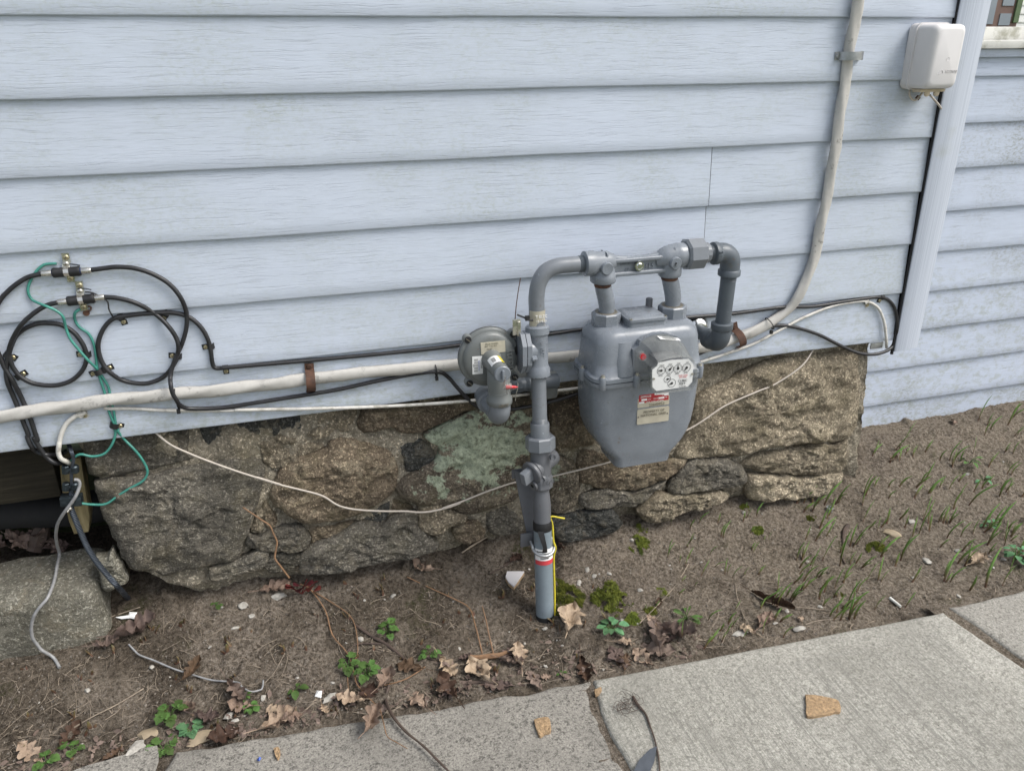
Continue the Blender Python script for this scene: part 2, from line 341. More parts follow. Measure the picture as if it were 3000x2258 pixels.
# ------------------------------------------------------------------ mesh helpers
class MB:
    def __init__(s): s.v = []; s.f = []
    def add(s, vs, fs):
        o = len(s.v); s.v += [Vector(p) for p in vs]; s.f += [tuple(i+o for i in f) for f in fs]; return s
    def merge(s, m, M=None):
        return s.add([M @ p for p in m.v] if M else m.v, m.f)
def smooth_path(pts, n=6):
    P = [Vector(p) for p in pts]
    if len(P) < 3: return P
    out = []
    for i in range(len(P)-1):
        a = P[i-1] if i else P[0]*2-P[1]; b, c = P[i], P[i+1]; d = P[i+2] if i+2 < len(P) else P[-1]*2-P[-2]
        for k in range(n):
            t = k/n
            out.append(.5*((2*b)+(c-a)*t+(2*a-5*b+4*c-d)*t*t+(3*b-a-3*c+d)*t*t*t))
    out.append(P[-1]); return out
def tube(mb, pts, r, seg=10, sm=6, ell=1.0, twist=0.0, up=None, cap=True, rw=0):
    P = smooth_path(pts, sm) if sm else [Vector(p) for p in pts]
    n = len(P); T = [((P[min(i+1, n-1)]-P[max(i-1, 0)]).normalized()) for i in range(n)]
    up = Vector(up) if up else (Vector((0, -1, 0)) if abs(T[0].y) < .9 else Vector((0, 0, 1)))
    N = (up-T[0]*up.dot(T[0])).normalized(); vs = []; fs = []; L = 0
    for i in range(n):
        if i: L += (P[i]-P[i-1]).length
        N = (N-T[i]*N.dot(T[i])).normalized(); B = T[i].cross(N)
        rr = r[min(len(r)-1, int(i*(len(r)-1)/max(1, n-1)+.5))] if isinstance(r, (list, tuple)) else r
        if isinstance(r, (list, tuple)) and len(r) > 1:
            f = i*(len(r)-1)/max(1, n-1); k = min(len(r)-2, int(f)); rr = r[k]+(r[k+1]-r[k])*(f-k)
        if rw: rr *= 1+rw*fb(P[i].x*25, P[i].y*25, P[i].z*25, 2)
        for j in range(seg):
            a = 2*pi*j/seg; ca, sa = cos(a)*rr*ell, sin(a)*rr
            if twist: ca *= 1+.15*cos(3*a+L*twist)
            if twist: sa *= 1+.15*cos(3*a+L*twist)
            vs.append(P[i]+N*ca+B*sa)
    for i in range(n-1):
        for j in range(seg):
            a, b = i*seg+j, i*seg+(j+1) % seg; fs.append((a, b, b+seg, a+seg))
    if cap: fs += [tuple(range(seg))[::-1], tuple(range((n-1)*seg, n*seg))]
    return mb.add(vs, fs)
def basis(d, ref=None):
    d = Vector(d).normalized(); ref = Vector(ref) if ref else (Vector((0, 0, 1)) if abs(d.z) < .9 else Vector((0, -1, 0)))
    n = (ref-d*ref.dot(d)).normalized(); return d, n, d.cross(n)
def rev(mb, p, d, prof, n=24, rot=0.0, ref=None):
    """revolve (t, r) profile about the axis p + t*d"""
    p = Vector(p); d, a, b = basis(d, ref); vs = []; fs = []
    for t, r in prof:
        for j in range(n):
            w = 2*pi*j/n+rot; vs.append(p+d*t+a*(cos(w)*r)+b*(sin(w)*r))
    m = len(prof)
    for i in range(m-1):
        for j in range(n):
            q, w = i*n+j, i*n+(j+1) % n; fs.append((q, w, w+n, q+n))
    fs += [tuple(range(n))[::-1], tuple(range((m-1)*n, m*n))]
    return mb.add(vs, fs)
def cyl(mb, a, b, r, n=20, bev=.0, rot=0):
    a, b = Vector(a), Vector(b); L = (b-a).length; e = min(bev, L*.4, r*.5)
    pr = [(0, r-e), (e, r), (L-e, r), (L, r-e)] if e else [(0, r), (L, r)]
    return rev(mb, a, b-a, pr, n, rot)
def box(mb, c, s, R=None, bev=.0, seg=2):
    bm = bmesh.new(); bmesh.ops.create_cube(bm, size=1)
    for v in bm.verts: v.co = Vector((v.co.x*s[0], v.co.y*s[1], v.co.z*s[2]))
    if bev: bmesh.ops.bevel(bm, geom=list(bm.edges), offset=bev, segments=seg, profile=.6, affect='EDGES')
    R = R or Matrix.Identity(3); c = Vector(c); bm.verts.index_update()
    mb.add([R @ v.co+c for v in bm.verts], [tuple(v.index for v in f.verts) for f in bm.faces]); bm.free(); return mb
def loft(mb, secs, cap=True):
    n = len(secs[0]); vs = [p for s in secs for p in s]; fs = []
    for i in range(len(secs)-1):
        for j in range(n):
            a, b = i*n+j, i*n+(j+1) % n; fs.append((a, b, b+n, a+n))
    if cap: fs += [tuple(range(n))[::-1], tuple(range((len(secs)-1)*n, len(secs)*n))]
    return mb.add(vs, fs)
def rrect(cx, cy, hx, hy, r, k=6):
    out = []
    for q, (sx, sy) in enumerate(((1, 1), (-1, 1), (-1, -1), (1, -1))):
        for i in range(k+1):
            a = (q+i/k)*pi/2; out.append((cx+sx*(hx-r)+cos(a)*r, cy+sy*(hy-r)+sin(a)*r))
    return out
def prism(mb, poly, f0, f1):
    """poly of 2D points -> two 3D outlines given by the functions f0, f1"""
    A = [f0(*p) for p in poly]; B = [f1(*p) for p in poly]; n = len(poly)
    return mb.add(A+B, [tuple(range(n)), tuple(range(2*n-1, n-1, -1))]+[(i, i+n, (i+1) % n+n, (i+1) % n) for i in range(n)])
WLOC = {}
def meshdata(name, mb, mat, c, smooth=38):
    me = bpy.data.meshes.new(name); me.from_pydata([tuple(v-c) for v in mb.v], [], mb.f); me.update()
    bm = bmesh.new(); bm.from_mesh(me); bmesh.ops.recalc_face_normals(bm, faces=bm.faces); bm.to_mesh(me); bm.free()
    if smooth:
        me.polygons.foreach_set('use_smooth', [True]*len(me.polygons)); me.set_sharp_from_angle(angle=radians(smooth))
    me.materials.append(MT[mat]); return me
def obj(name, mb, mat, parent=None, smooth=38, label=None, cat=None, group=None, kind=None):
    xs = [v.x for v in mb.v]; ys = [v.y for v in mb.v]; zs = [v.z for v in mb.v]
    c = Vector(((min(xs)+max(xs))/2, (min(ys)+max(ys))/2, min(zs)))
    o = bpy.data.objects.new(name, meshdata(name, mb, mat, c, smooth)); COL.objects.link(o); WLOC[o.name] = c
    if parent: o.parent = parent; o.location = c-WLOC[parent.name]
    else: o.location = c
    return tag(o, label, cat, group, kind)
def tag(o, label=None, cat=None, group=None, kind=None):
    if label: o['label'] = label
    if cat: o['category'] = cat
    if group: o['group'] = group
    if kind: o['kind'] = kind
    return o
def thing(name, loc, label, cat, group=None):
    o = bpy.data.objects.new(name, None); COL.objects.link(o); o.location = loc; o.empty_display_size = .05; WLOC[o.name] = Vector(loc)
    return tag(o, label, cat, group)
def inst(name, me, loc, rot=(0, 0, 0), sc=1.0, **k):
    o = bpy.data.objects.new(name, me); COL.objects.link(o); o.location = loc; o.rotation_euler = rot
    o.scale = (sc, sc, sc) if not isinstance(sc, tuple) else sc
    return tag(o, k.get('label'), k.get('cat'), k.get('group'))
def text(mb, s, origin, right, up, size, ext=.0004, align='CENTER', lift=.0006):
    cu = bpy.data.curves.new('t', 'FONT'); cu.body = s; cu.size = size; cu.extrude = ext; cu.align_x = align; cu.align_y = 'CENTER'; cu.resolution_u = 2
    ob = bpy.data.objects.new('t', cu); COL.objects.link(ob); dg = bpy.context.evaluated_depsgraph_get()
    me = bpy.data.meshes.new_from_object(ob.evaluated_get(dg))
    r, u = Vector(right).normalized(), Vector(up).normalized(); w = r.cross(u)
    mb.add([Vector(origin)+r*v.co.x+u*v.co.y+w*(v.co.z+lift) for v in me.vertices], [tuple(p.vertices) for p in me.polygons])
    bpy.data.objects.remove(ob); bpy.data.curves.remove(cu); bpy.data.meshes.remove(me); return mb
def crop(ox, oy, s):
    return lambda L: [(ox+x*s, oy+y*s) for x, y in L]

# ------------------------------------------------------------------ the setting
def build_ground():
    mb = MB(); mb.add([(-150, -150, -.08), (150, -150, -.08), (150, 150, -.08), (-150, 150, -.08)], [(0, 1, 2, 3)])
    obj('ground', mb, 'yard', kind='structure')
    x0, x1, y0, y1, st = -1.7, 3.7, -.72, .42, .0056
    nx, ny = int((x1-x0)/st), int((y1-y0)/st); vs = []
    for j in range(ny+1):
        for i in range(nx+1):
            x = x0+i*st; y = y0+j*st; z = ground(x, y)
            z += .0042*fb(x*48, y*48, 1.3, 3)+.016*max(0, fb(x*17, y*17, 4.3, 2)-.2)+.010*max(0, fb(x*34, y*34, 8.3, 2)-.2)
            if y < -.66: z -= .06
            vs.append((x, y, z))
    fs = [(j*(nx+1)+i, j*(nx+1)+i+1, (j+1)*(nx+1)+i+1, (j+1)*(nx+1)+i) for j in range(ny) for i in range(nx)]
    mb = MB(); mb.add(vs, fs); obj('soil_bed', mb, 'soil', kind='structure', smooth=180)
build_ground()

def slab(name, poly, mat, zt, rough, step=.02):
    """concrete slab: outline of ground points, rounded worn edge"""
    P = [Vector((x, y, 0)) for x, y in poly]; pts = []
    for i in range(len(P)):
        a, b = P[i], P[(i+1) % len(P)]; n = max(1, int((b-a).length/step))
        for k in range(n): pts.append(a.lerp(b, k/n))
    out = []
    for i, p in enumerate(pts):
        t = (pts[(i+1) % len(pts)]-pts[i-1]).normalized(); nrm = Vector((t.y, -t.x, 0))
        out.append(p+nrm*rough*fb(p.x*9, p.y*9, 2.2, 4)); 
    ctr = sum(out, Vector())/len(out)
    def ring(ins, z, w):
        r = []
        for i, p in enumerate(out):
            t = (out[(i+1) % len(out)]-out[i-1]).normalized(); nrm = Vector((-t.y, t.x, 0))
            q = p+nrm*ins; r.append(Vector((q.x, q.y, z+w*fb(q.x*20, q.y*20, 5.5, 3))))
        return r
    mb = MB(); loft(mb, [ring(0, zt-.11, 0), ring(0, zt-.014, rough*.3), ring(.003, zt-.006, rough*.3), ring(.009, zt-.0012, rough*.2), ring(.018, zt, 0)])
    obj(name, mb, mat, kind='structure')
def P2(x, y): 
    q = pz(x, y, SLAB_Z); return (q.x, q.y)
nBL, nBR = P2(1738, 1990), P2(2762, 1792)
slab('concrete_walk', [nBL, (.660, -.66), (.656, -.74), (.666, -.90), (.675, -1.1), (.70, -2.2), (1.96, -2.2), (1.90, -1.1), nBR], 'slab_new', SLAB_Z+.004, .002)
slab('worn_concrete_walk', [(-.405, -.46), (-.44, -.52), (-.46, -1.2), (-.46, -2.2), (.696, -2.2), (.671, -1.1), (.662, -.90), (.652, -.74), (.656, -.66), (nBL[0]-.008, nBL[1]+.004), (.2, -.508), (-.1, -.485)], 'slab_old', SLAB_Z-.004, .010)
slab('weathered_concrete_walk', [(nBR[0]+.035, nBR[1]+.012), (1.915, -1.1), (1.975, -2.2), (4.2, -2.2), (4.2, -.64), P2(3000, 1728)], 'slab_right', SLAB_Z+.002, .006)
mb = MB()
for xa_, xb_ in ((.60, .74), (1.80, 2.0), (-.56, -.40)):
    for k in range(40):
        y = -.56-1.6*k/40; y2 = -.56-1.6*(k+1)/40; zz = SLAB_Z-.005
        mb.add([(xa_, y, zz+.004*fb(k, xa_, 1)), (xb_, y, zz+.004*fb(k, xb_, 2)), (xb_, y2, zz+.004*fb(k+1, xb_, 2)), (xa_, y2, zz+.004*fb(k+1, xa_, 1))], [(0, 1, 2, 3)])
obj('joint_soil', mb, 'soil', kind='structure')
slab('broken_concrete_walk', [(-.462, -.44), (-.472, -.60), (-.472, -2.2), (-2.4, -2.2), (-2.4, -.56), (-.75, -.49)], 'slab_old', SLAB_Z-.006, .010)

# ------------------------------------------------------------------ the blue house
CS = .17; ZB = [1.70-CS*i for i in range(-9, 7)]      # bottom edges of the courses
def board(mb, x0, x1, zb, h, y0=0.0, seed=0, st=.035, amp=1.0, ret=False):
    n = max(2, int((x1-x0)/st)); prof = [(.020, .010), (.017, .0035), (.006, -.0004), (.0012, .0008), (0, .004)]+[(.0110*k/6, .004+(h+.004)*k/6) for k in range(1, 7)]
    secs = []
    for i in range(n+1):
        x = x0+(x1-x0)*i/n if not ret else (x0+(x1-x0)*min(1, i/(n-1)))
        wz = amp*.0022*fb(x*1.7, seed*3.1, 0, 2); wy = amp*.0024*fb(x*1.3, seed*2.3, 5, 3)
        ey = amp*.0016*fb(x*5, seed*7.7, 9, 3)
        sh = .007 if (ret and i == n) else 0; x -= 0 if not sh else (x1-x0)/n*.0
        secs.append([Vector((x, sh+y0+wy*(1 if k < 8 else .4)+(ey if k < 5 else 0)+py, zb+(wz if k < 7 else 0)+pq)) for k, (py, pq) in enumerate(prof)])
    m = len(prof); vs = [p for s in secs for p in s]
    fs = [(i*m+k, i*m+k+1, (i+1)*m+k+1, (i+1)*m+k) for i in range(n) for k in range(m-1)]
    mb.add(vs, fs)
house = thing('blue_house', (.3, .05, .68), 'blue house wall of overlapping wood-grain siding boards above the stone foundation', 'house')
TL, TB = px(2818, 0, -.012), px(2622, 1031, -.012)
def trim_x(z): return TB.x+(TL.x-TB.x)*(z-TB.z)/(TL.z-TB.z)
XE = px(2700, 600, 0).x     # where the boards end at the corner
sx1, sx2 = px(2083, 520, 0).x, px(2068, 660, 0).x
for i, zb in enumerate(ZB):
    idx = i-9
    cuts = {3: [sx1], 4: [sx2], 0: [-.9], -2: [1.3], -3: [.2]}.get(idx, [])
    xs = [-2.4]+cuts+[trim_x(zb)-.0025-.0055*sst(1.3, .7, zb)]
    for k in range(len(xs)-1):
        mb = MB(); a, b = xs[k], xs[k+1]
        board(mb, a+(.0025 if k else 0), b, zb, CS, y0=(.0012 if k else 0), seed=i+.37*k, ret=(k < len(xs)-2))
        obj('siding_board', mb, 'siding', house, smooth=60)
mb = MB(); box(mb, ((XE+.025-2.4)/2, .07, 2.0), (XE+.025+2.4, .09, 2.62)); obj('wall_sheathing', mb, 'dark', house)
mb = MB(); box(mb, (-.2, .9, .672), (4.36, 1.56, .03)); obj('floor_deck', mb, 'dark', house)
mb = MB(); box(mb, (XE-.02, .9, 1.6), (.03, 1.56, 3.4)); obj('side_wall', mb, 'siding', house)
mb = MB(); box(mb, (-1.5, 1.62, .35), (2.2, .05, .75)); box(mb, (-2.42, .85, .35), (.05, 1.5, .75)); obj('light_block_wall', mb, 'dark', house)  # dark backing walls added to block light behind the opening
# corner trim
def trim():
    tl, tr = px(2818, 0, -.012), px(2908, 0, -.012); bl, br = px(2622, 1031, -.012), px(2690, 1017, -.012)
    mb = MB(); k = 2.3
    def edge(b, t, s): return b+(t-b)*s
    secs = []
    for s in (0, .25, .5, .75, 1, 1.6, 2.6):
        l, r = edge(bl, tl, s), edge(br, tr, s)
        secs.append([l+Vector((0, .016, 0)), l+Vector((0, .002, 0)), l+Vector((.004, 0, 0)), r+Vector((-.004, 0, 0)), r+Vector((0, .004, 0)), r+Vector((0, .10, 0)), r+Vector((-.006, .10, 0)), r+Vector((-.006, .016, 0))])
    loft(mb, secs); obj('corner_trim', mb, 'trim', house, smooth=50)
    mb = MB()
    loft(mb, [[p+Vector((-w_, .006, 0)), p+Vector((-.0002, .006, 0)), p+Vector((-.0002, .013, 0)), p+Vector((-w_, .013, 0))] for p, w_ in ((edge(bl, tl, -.01), .008), (edge(bl, tl, .5), .0045), (edge(bl, tl, 1), .0028), (edge(bl, tl, 2.6), .0025))])
    obj('corner_gap_shade', mb, 'dark', house)  # near-black strip painting in the shade of the gap beside the trim
    mb = MB(); c = px(2568, 1012, .008); box(mb, (c.x, c.y, c.z), (.05, .004, .022), None, .001); obj('starter_strip', mb, 'galv', house)
trim()
# sill beam, pipe and post in the crawl space opening
mb = MB(); z1 = px(60, 1462, .07).z
box(mb, (-1.25, .12, (z1+.66)/2+.005), (1.17, .10, .66-z1+.03), None, .006)
for v in mb.v: v.z += .004*fb(v.x*3, 0, 0)
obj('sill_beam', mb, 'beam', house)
mb = MB()
pt = [px(205, 1345, .06), px(215, 1430, .05), px(232, 1520, .035), px(238, 1560, .03)]
secs = []
for p, w in zip(pt, (.026, .028, .026, .018)):
    secs.append([p+Vector((-w, 0, 0)), p+Vector((w, 0, 0)), p+Vector((w, .05, 0)), p+Vector((-w, .05, 0))])
loft(mb, secs); obj('corner_post', mb, 'post', house, smooth=30)

# ------------------------------------------------------------------ stone foundation
found = thing('stone_foundation', (.6, .05, .1), 'rough fieldstone foundation with crumbling mortar and pale green lichen under the siding', 'foundation')
def fy(z): return .034-.06*(.66-z)/.5
mb = MB(); nx, nz = 300, 74; vs = []
xa, xb = px(252, 1345, .05).x, px(2512, 1200, .05).x
for j in range(nz+1):
    for i in range(nx+1):
        z = .05+.64*j/nz; xl_ = xa+(.66-z)*.15+1.1*max(0, .27-z); x = xl_+(xb-xl_)*i/nx
        y = fy(z)+.012+.022*max(0, fb(x*2.6, z*2.6, 14, 2)+.1)+.017*fb(x*9, z*9, 4, 4)+.007*fb(x*40, z*40, 8, 3)
        y += .6*max(0, .19-z)
        if i == nx: x += .010*fb(z*14, 1, 2, 3)-.006
        if i == 0: x += .03*fb(z*8, 4, 2, 3)
        vs.append((x, y, z))
fs = [(j*(nx+1)+i, j*(nx+1)+i+1, (j+1)*(nx+1)+i+1, (j+1)*(nx+1)+i) for j in range(nz) for i in range(nx)]
mb.add(vs, fs)
bk = len(mb.v)
for j in range(nz+1):
    for i in (0, nx):
        v = mb.v[j*(nx+1)+i]; mb.v.append(Vector((v.x, .35, v.z)))
for j in range(nz):
    a, b = j*(nx+1), (j+1)*(nx+1); mb.f.append((a, b, bk+2*(j+1), bk+2*j))
    a, b = j*(nx+1)+nx, (j+1)*(nx+1)+nx; mb.f.append((a, b, bk+2*(j+1)+1, bk+2*j+1))
obj('mortar_core', mb, 'mortar', found, smooth=180)
C1 = crop(250, 1230, .3003); C2 = crop(750, 1180, .3123); C3 = crop(1200, 1180, .3123); C4 = crop(1700, 1150, .4069)
NA = lambda L: L
STONES = [
 (C1([(-70,190),(300,140),(700,85),(985,50),(1015,190),(1070,330),(1085,400),(880,450),(600,525),(280,560),(40,565),(-20,420)]), 'st_grey', .006, .012),
 (C1([(60,650),(300,600),(640,580),(900,510),(1150,470),(1250,450),(1500,430),(1690,430),(1755,520),(1735,660),(1690,830),(1650,950),(1600,1120),(1540,1280),(1490,1390),(1400,1430),(1150,1480),(1000,1500),(750,1560),(600,1510),(430,1490),(330,1330),(230,1110),(130,930),(100,750)]), 'st_grey', -.012, .024),
 ([(574,1240),(640,1230),(718,1220),(800,1208),(822,1250),(814,1284),(803,1283),(730,1297),(640,1310),(607,1318),(590,1290)], 'st_dark', .006, .010),
 ([(815,1212),(870,1203),(888,1235),(884,1262),(850,1264),(822,1262)], 'st_dark', .010, .008),
 (C2([(570,160),(640,70),(900,60),(935,200),(880,290),(720,320),(520,380),(450,330),(560,250)]), 'st_tan', .006, .010),
 (C2([(230,650),(460,510),(640,480),(710,395),(860,375),(1080,415),(1240,480),(1325,580),(1345,700),(1325,830),(1240,930),(1100,1010),(980,1070),(860,1110),(700,1150),(520,1165),(370,1135),(250,1065),(160,1000),(135,900),(180,770)]), 'st_brown', -.012, .026),
 (C2([(10,420),(150,335),(350,335),(540,385),(630,450),(480,515),(330,600),(220,640),(110,635),(40,530)]), 'st_tan', .004, .012),
 ([(1047,1245),(1075,1200),(1150,1190),(1260,1183),(1390,1165),(1412,1197),(1360,1218),(1325,1236),(1262,1260),(1220,1276),(1180,1276),(1140,1255),(1108,1264),(1078,1273),(1052,1260)], 'st_brown', -.004, .016),
 (C2([(1365,425),(1540,355),(1660,440),(1690,550),(1640,600),(1445,675),(1405,620),(1375,480)]), 'st_dark', -.002, .012),
 ([(1160,1442),(1175,1420),(1202,1396),(1278,1356),(1285,1310),(1240,1285),(1280,1262),(1326,1241),(1420,1200),(1470,1175),(1560,1165),(1585,1230),(1575,1320),(1545,1400),(1525,1465),(1475,1490),(1400,1515),(1372,1516),(1330,1500),(1228,1491),(1182,1472)], 'st_lichen', -.014, .022),
 (C2([(1005,1110),(1080,1035),(1255,945),(1268,1000),(1258,1095),(1190,1158),(1085,1160)]), 'st_dark', .008, .010),
 (C2([(1275,935),(1330,905),(1400,965),(1525,1025),(1535,1058),(1400,1078),(1285,1095)]), 'st_brown', .008, .010),
 (C3([(95,985),(250,962),(420,1030),(535,1065),(555,1125),(380,1185),(300,1235),(180,1258),(85,1180),(75,1080)]), 'st_tan', -.012, .020),
 (C3([(410,1210),(460,1175),(580,1145),(680,1155),(715,1210),(700,1290),(600,1338),(500,1338),(430,1290)]), 'st_brown', -.012, .024),
 (C3([(725,1055),(860,995),(980,1015),(1040,1090),(1100,1200),(1000,1260),(800,1270),(735,1190)]), 'st_grey', .002, .014),
 (C2([(400,1500),(480,1405),(620,1335),(745,1292),(900,1195),(1000,1160),(1200,1172),(1300,1105),(1525,1065),(1535,1180),(1620,1262),(1725,1340),(1700,1410),(1500,1470),(1300,1510),(1000,1570),(800,1610),(600,1640),(420,1640)]), 'st_grey', -.024, .024),
 (C2([(505,1185),(700,1172),(930,1145),(850,1220),(735,1288),(600,1328),(522,1345),(495,1260)]), 'st_brown', .000, .012),
 ([(724,1580),(760,1584),(805,1560),(853,1546),(894,1556),(911,1598),(884,1621),(812,1624),(750,1622),(722,1604)], 'st_grey', -.014, .018),
 (C1([(1725,850),(1760,832),(1850,940),(1880,1050),(1820,1088),(1760,1050)]), 'st_brown', .004, .012),
 (C1([(1665,900),(1740,885),(1755,1000),(1700,1130),(1605,1125),(1645,1000)]), 'st_tan', .006, .010),
 (C1([(1200,1500),(1500,1395),(1700,1320),(1800,1340),(1760,1450),(1500,1540),(1220,1610)]), 'st_grey', -.02, .014),
 (C1([(1700,1340),(1990,1320),(2120,1350),(2060,1480),(1820,1520),(1700,1440)]), 'st_grey', -.012, .012),
 (C3([(1330,-30),(1640,-40),(1660,200),(1760,390),(1600,440),(1420,430),(1340,250)]), 'st_brown', .000, .018),
 (C3([(1370,430),(1520,355),(1640,400),(1560,460),(1420,490)]), 'st_tan', .002, .010),
 (C3([(1330,540),(1520,540),(1600,660),(1620,850),(1570,990),(1420,1060),(1335,1040),(1320,800)]), 'st_lichen2', -.004, .018),
 (C4([(30,420),(200,470),(420,520),(640,500),(790,485),(735,580),(640,635),(520,680),(400,715),(140,715),(20,640),(-10,520)]), 'st_brown', -.008, .020),
 (C4([(120,60),(420,40),(760,20),(800,200),(760,360),(690,470),(420,500),(240,450),(100,250)]), 'st_brown', .004, .014),
 (C4([(800,250),(860,60),(1100,-80),(1400,-220),(1750,-270),(2010,-280),(2035,-100),(2030,150),(1985,320),(1850,375),(1640,370),(1500,398),(1300,425),(1150,475),(900,485),(700,485),(745,370)]), 'st_tan', -.006, .030),
 (C4([(1320,445),(1480,425),(1640,390),(1870,390),(1950,360),(1945,500),(1885,585),(1700,605),(1500,598),(1200,565),(1175,535)]), 'st_tan', -.010, .022),
 (C4([(765,540),(825,503),(1000,493),(1145,522),(1215,590),(1210,655),(1000,708),(800,728),(665,742),(665,680),(722,610)]), 'st_grey', -.020, .022),
 (C4([(1235,605),(1450,612),(1680,622),(1880,592),(1905,650),(1800,735),(1600,775),(1350,800),(1235,780),(1218,680)]), 'st_tan', -.024, .022),
 (C4([(0,772),(180,724),(400,732),(555,675),(645,642),(540,740),(420,826),(250,842),(20,838)]), 'st_grey', -.018, .018),
 (C4([(425,862),(560,765),(800,745),(1000,735),(1090,762),(960,835),(800,865),(620,950),(500,950),(440,905)]), 'st_tan', -.030, .016),
 (C4([(0,885),(215,855),(322,970),(200,1040),(0,1085),(-150,1090),(-200,945)]), 'st_dark', -.026, .014),
]
def stone_mb(poly, yo, dome, Yf=None, rings=24, n=120, rub=0):
    P = []
    for (x, y) in poly:
        Y = .0
        for _ in range(3): Y = (fy(px(x, y, Y).z) if Yf is None else Yf)+yo
        P.append(px(x, y, Y))
    Q = smooth_path(P+[P[0]], 12)[:-1]
    per = [0]
    for i in range(len(Q)): per.append(per[-1]+(Q[(i+1) % len(Q)]-Q[i]).length)
    R = []; k = 0
    for j in range(n):
        t = per[-1]*j/n
        while per[k+1] < t: k += 1
        R.append(Q[k].lerp(Q[(k+1) % len(Q)], (t-per[k])/max(1e-9, per[k+1]-per[k])))
    c = sum(R, Vector())/n; size = per[-1]/6
    secs = []
    for i in range(rings):
        s = 1-(i/(rings-1))**1.15*.995; ring = []
        h = dome*(1-s**13)+.005*(1-s**2.2)*min(1, size/.2)
        for q in R:
            p = c+(q-c)*s
            w = min(1, (1-s)*6)
            nn = .012*fb(p.x*11+yo*90, p.z*13, 6, 5)*min(1.3, size/.12)+.006*fb(p.x*42, p.z*62, 2, 4)
            nn += rub*(.007*fb(p.x*26, p.z*26, 9, 4)+.006*abs(fb(p.x*15, p.z*19, 1, 3)))
            cl_ = noise.voronoi(Vector((p.x*9+yo*50, 3.3, p.z*14)))[1][0]; nn += .006*sin(cl_.x*7.1+cl_.z*3.3)*min(1, size/.12)
            e = .008*fb(p.x*26, p.z*26, 5, 4)*(1-w)
            ring.append(Vector((p.x+e, p.y+.022*(1-w*.0)-.0-h-nn*(.3+.7*w)-.022*w*0, p.z+e)))
        secs.append(ring)
    back = [Vector((p.x*.0+q.x, q.y+.05, q.z)) for p, q in zip(R, R)]
    mb = MB(); loft(mb, [back]+secs); return mb
for poly, m, yo, dome in STONES:
    obj('stone', stone_mb(poly, yo-.008, dome, rub=(1.5 if m == 'st_tan' else .3)), m, found, smooth=180)
# ------------------------------------------------------------------ porch half wall, set back to the right
W2 = .20
hw = thing('porch_half_wall', (2.9, W2, .15), 'low pale blue sided half wall beyond the corner trim with a white sill', 'wall')
zl = [px(3000, y, W2).z for y in (222.5, 358, 484, 607, 721, 829, 931, 1034.6, 1123)]
zl = [zl[0]+(zl[-1]-zl[0])*k/8 for k in range(9)]; zl += [zl[-1]+(zl[-1]-zl[0])/8]
dz = (zl[0]-zl[-1])/9
zs0 = px(2960, 143, W2-.035).z; zs1 = px(2960, 118, W2-.035).z; zc = px(2960, 168, W2-.015).z
for k, z in enumerate(zl):
    mb = MB(); board(mb, 1.93, 4.6, z, dz if k else zc-zl[0]+.01, y0=W2, seed=40+k); obj('siding_board', mb, 'siding2', hw, smooth=60)
mb = MB(); box(mb, (3.27, W2+.06, .9), (2.6, .08, 1.4)); obj('wall_sheathing', mb, 'dark', hw)
mb = MB(); box(mb, (3.3, W2+.03, (zc+zs0)/2), (2.7, .09, zs0-zc-.002), None, .003); obj('cap_trim', mb, 'siding2', hw)
mb = MB(); box(mb, (3.3, W2+.075, (zs0+zs1)/2), (2.7, .22, zs1-zs0), None, .005)
for v in mb.v: v.z += .004*fb(v.x*8, v.y*9, 3)
obj('white_sill', mb, 'sillwhite', hw)
mb = MB(); yb = W2+.24; zb1 = px(2960, 79, yb-.05).z; box(mb, (3.4, yb, (zs0+zb1)/2), (2.7, .10, zb1-zs0), None, .006); obj('sill_upstand', mb, 'sillwhite', hw)

# ------------------------------------------------------------------ neighbour's house far beyond
NBY = 7.0
nb = thing('neighbour_house', (12, NBY+.2, 0), 'white sided neighbouring house with a brown framed window beyond the half wall', 'house')
mb = MB(); box(mb, (13, NBY+2.2, 3), (14, 4, 6.2)); obj('wall', mb, 'nb_white', nb)
for k in range(60):
    mb = MB(); board(mb, 6.2, 19.8, .05+k*.105, .105, y0=NBY+.17, seed=80+k, st=2, amp=0); obj('siding_board', mb, 'nb_white', nb, smooth=60)
wa, wb = px(2872, 150, NBY), px(2967, 150, NBY); zt = px(2930, -140, NBY).z; zbm = px(2930, 82, NBY).z; zmid = px(2930, 33, NBY).z
win = None
mb = MB(); box(mb, ((wa.x+wb.x)/2, NBY+.11, (zt+zbm)/2), (wb.x-wa.x, .14, zt-zbm)); win = obj('window', mb, 'nb_frame', nb)
pw = (wb.x-wa.x)
mb = MB(); box(mb, (wa.x+pw*.60, NBY+.035, (zmid+zbm)/2), (pw*.34, .01, (zmid-zbm)*.72)); obj('pane', mb, 'nb_glass', win)
mb = MB(); box(mb, (wa.x+pw*.60, NBY+.035, (zt+zmid)/2+.03), (pw*.34, .01, (zt-zmid)*.9)); obj('pane', mb, 'nb_glass', win)
mb = MB(); box(mb, (wa.x+pw*.15, NBY+.035, (zt+zbm)/2), (pw*.2, .01, (zt-zbm)*.9)); obj('pane', mb, 'nb_glass', win)
mb = MB(); box(mb, (wb.x-pw*.08, NBY+.03, (zt+zbm)/2+.05), (pw*.15, .03, (zt-zbm)*.97)); obj('shutter', mb, 'nb_green', win)

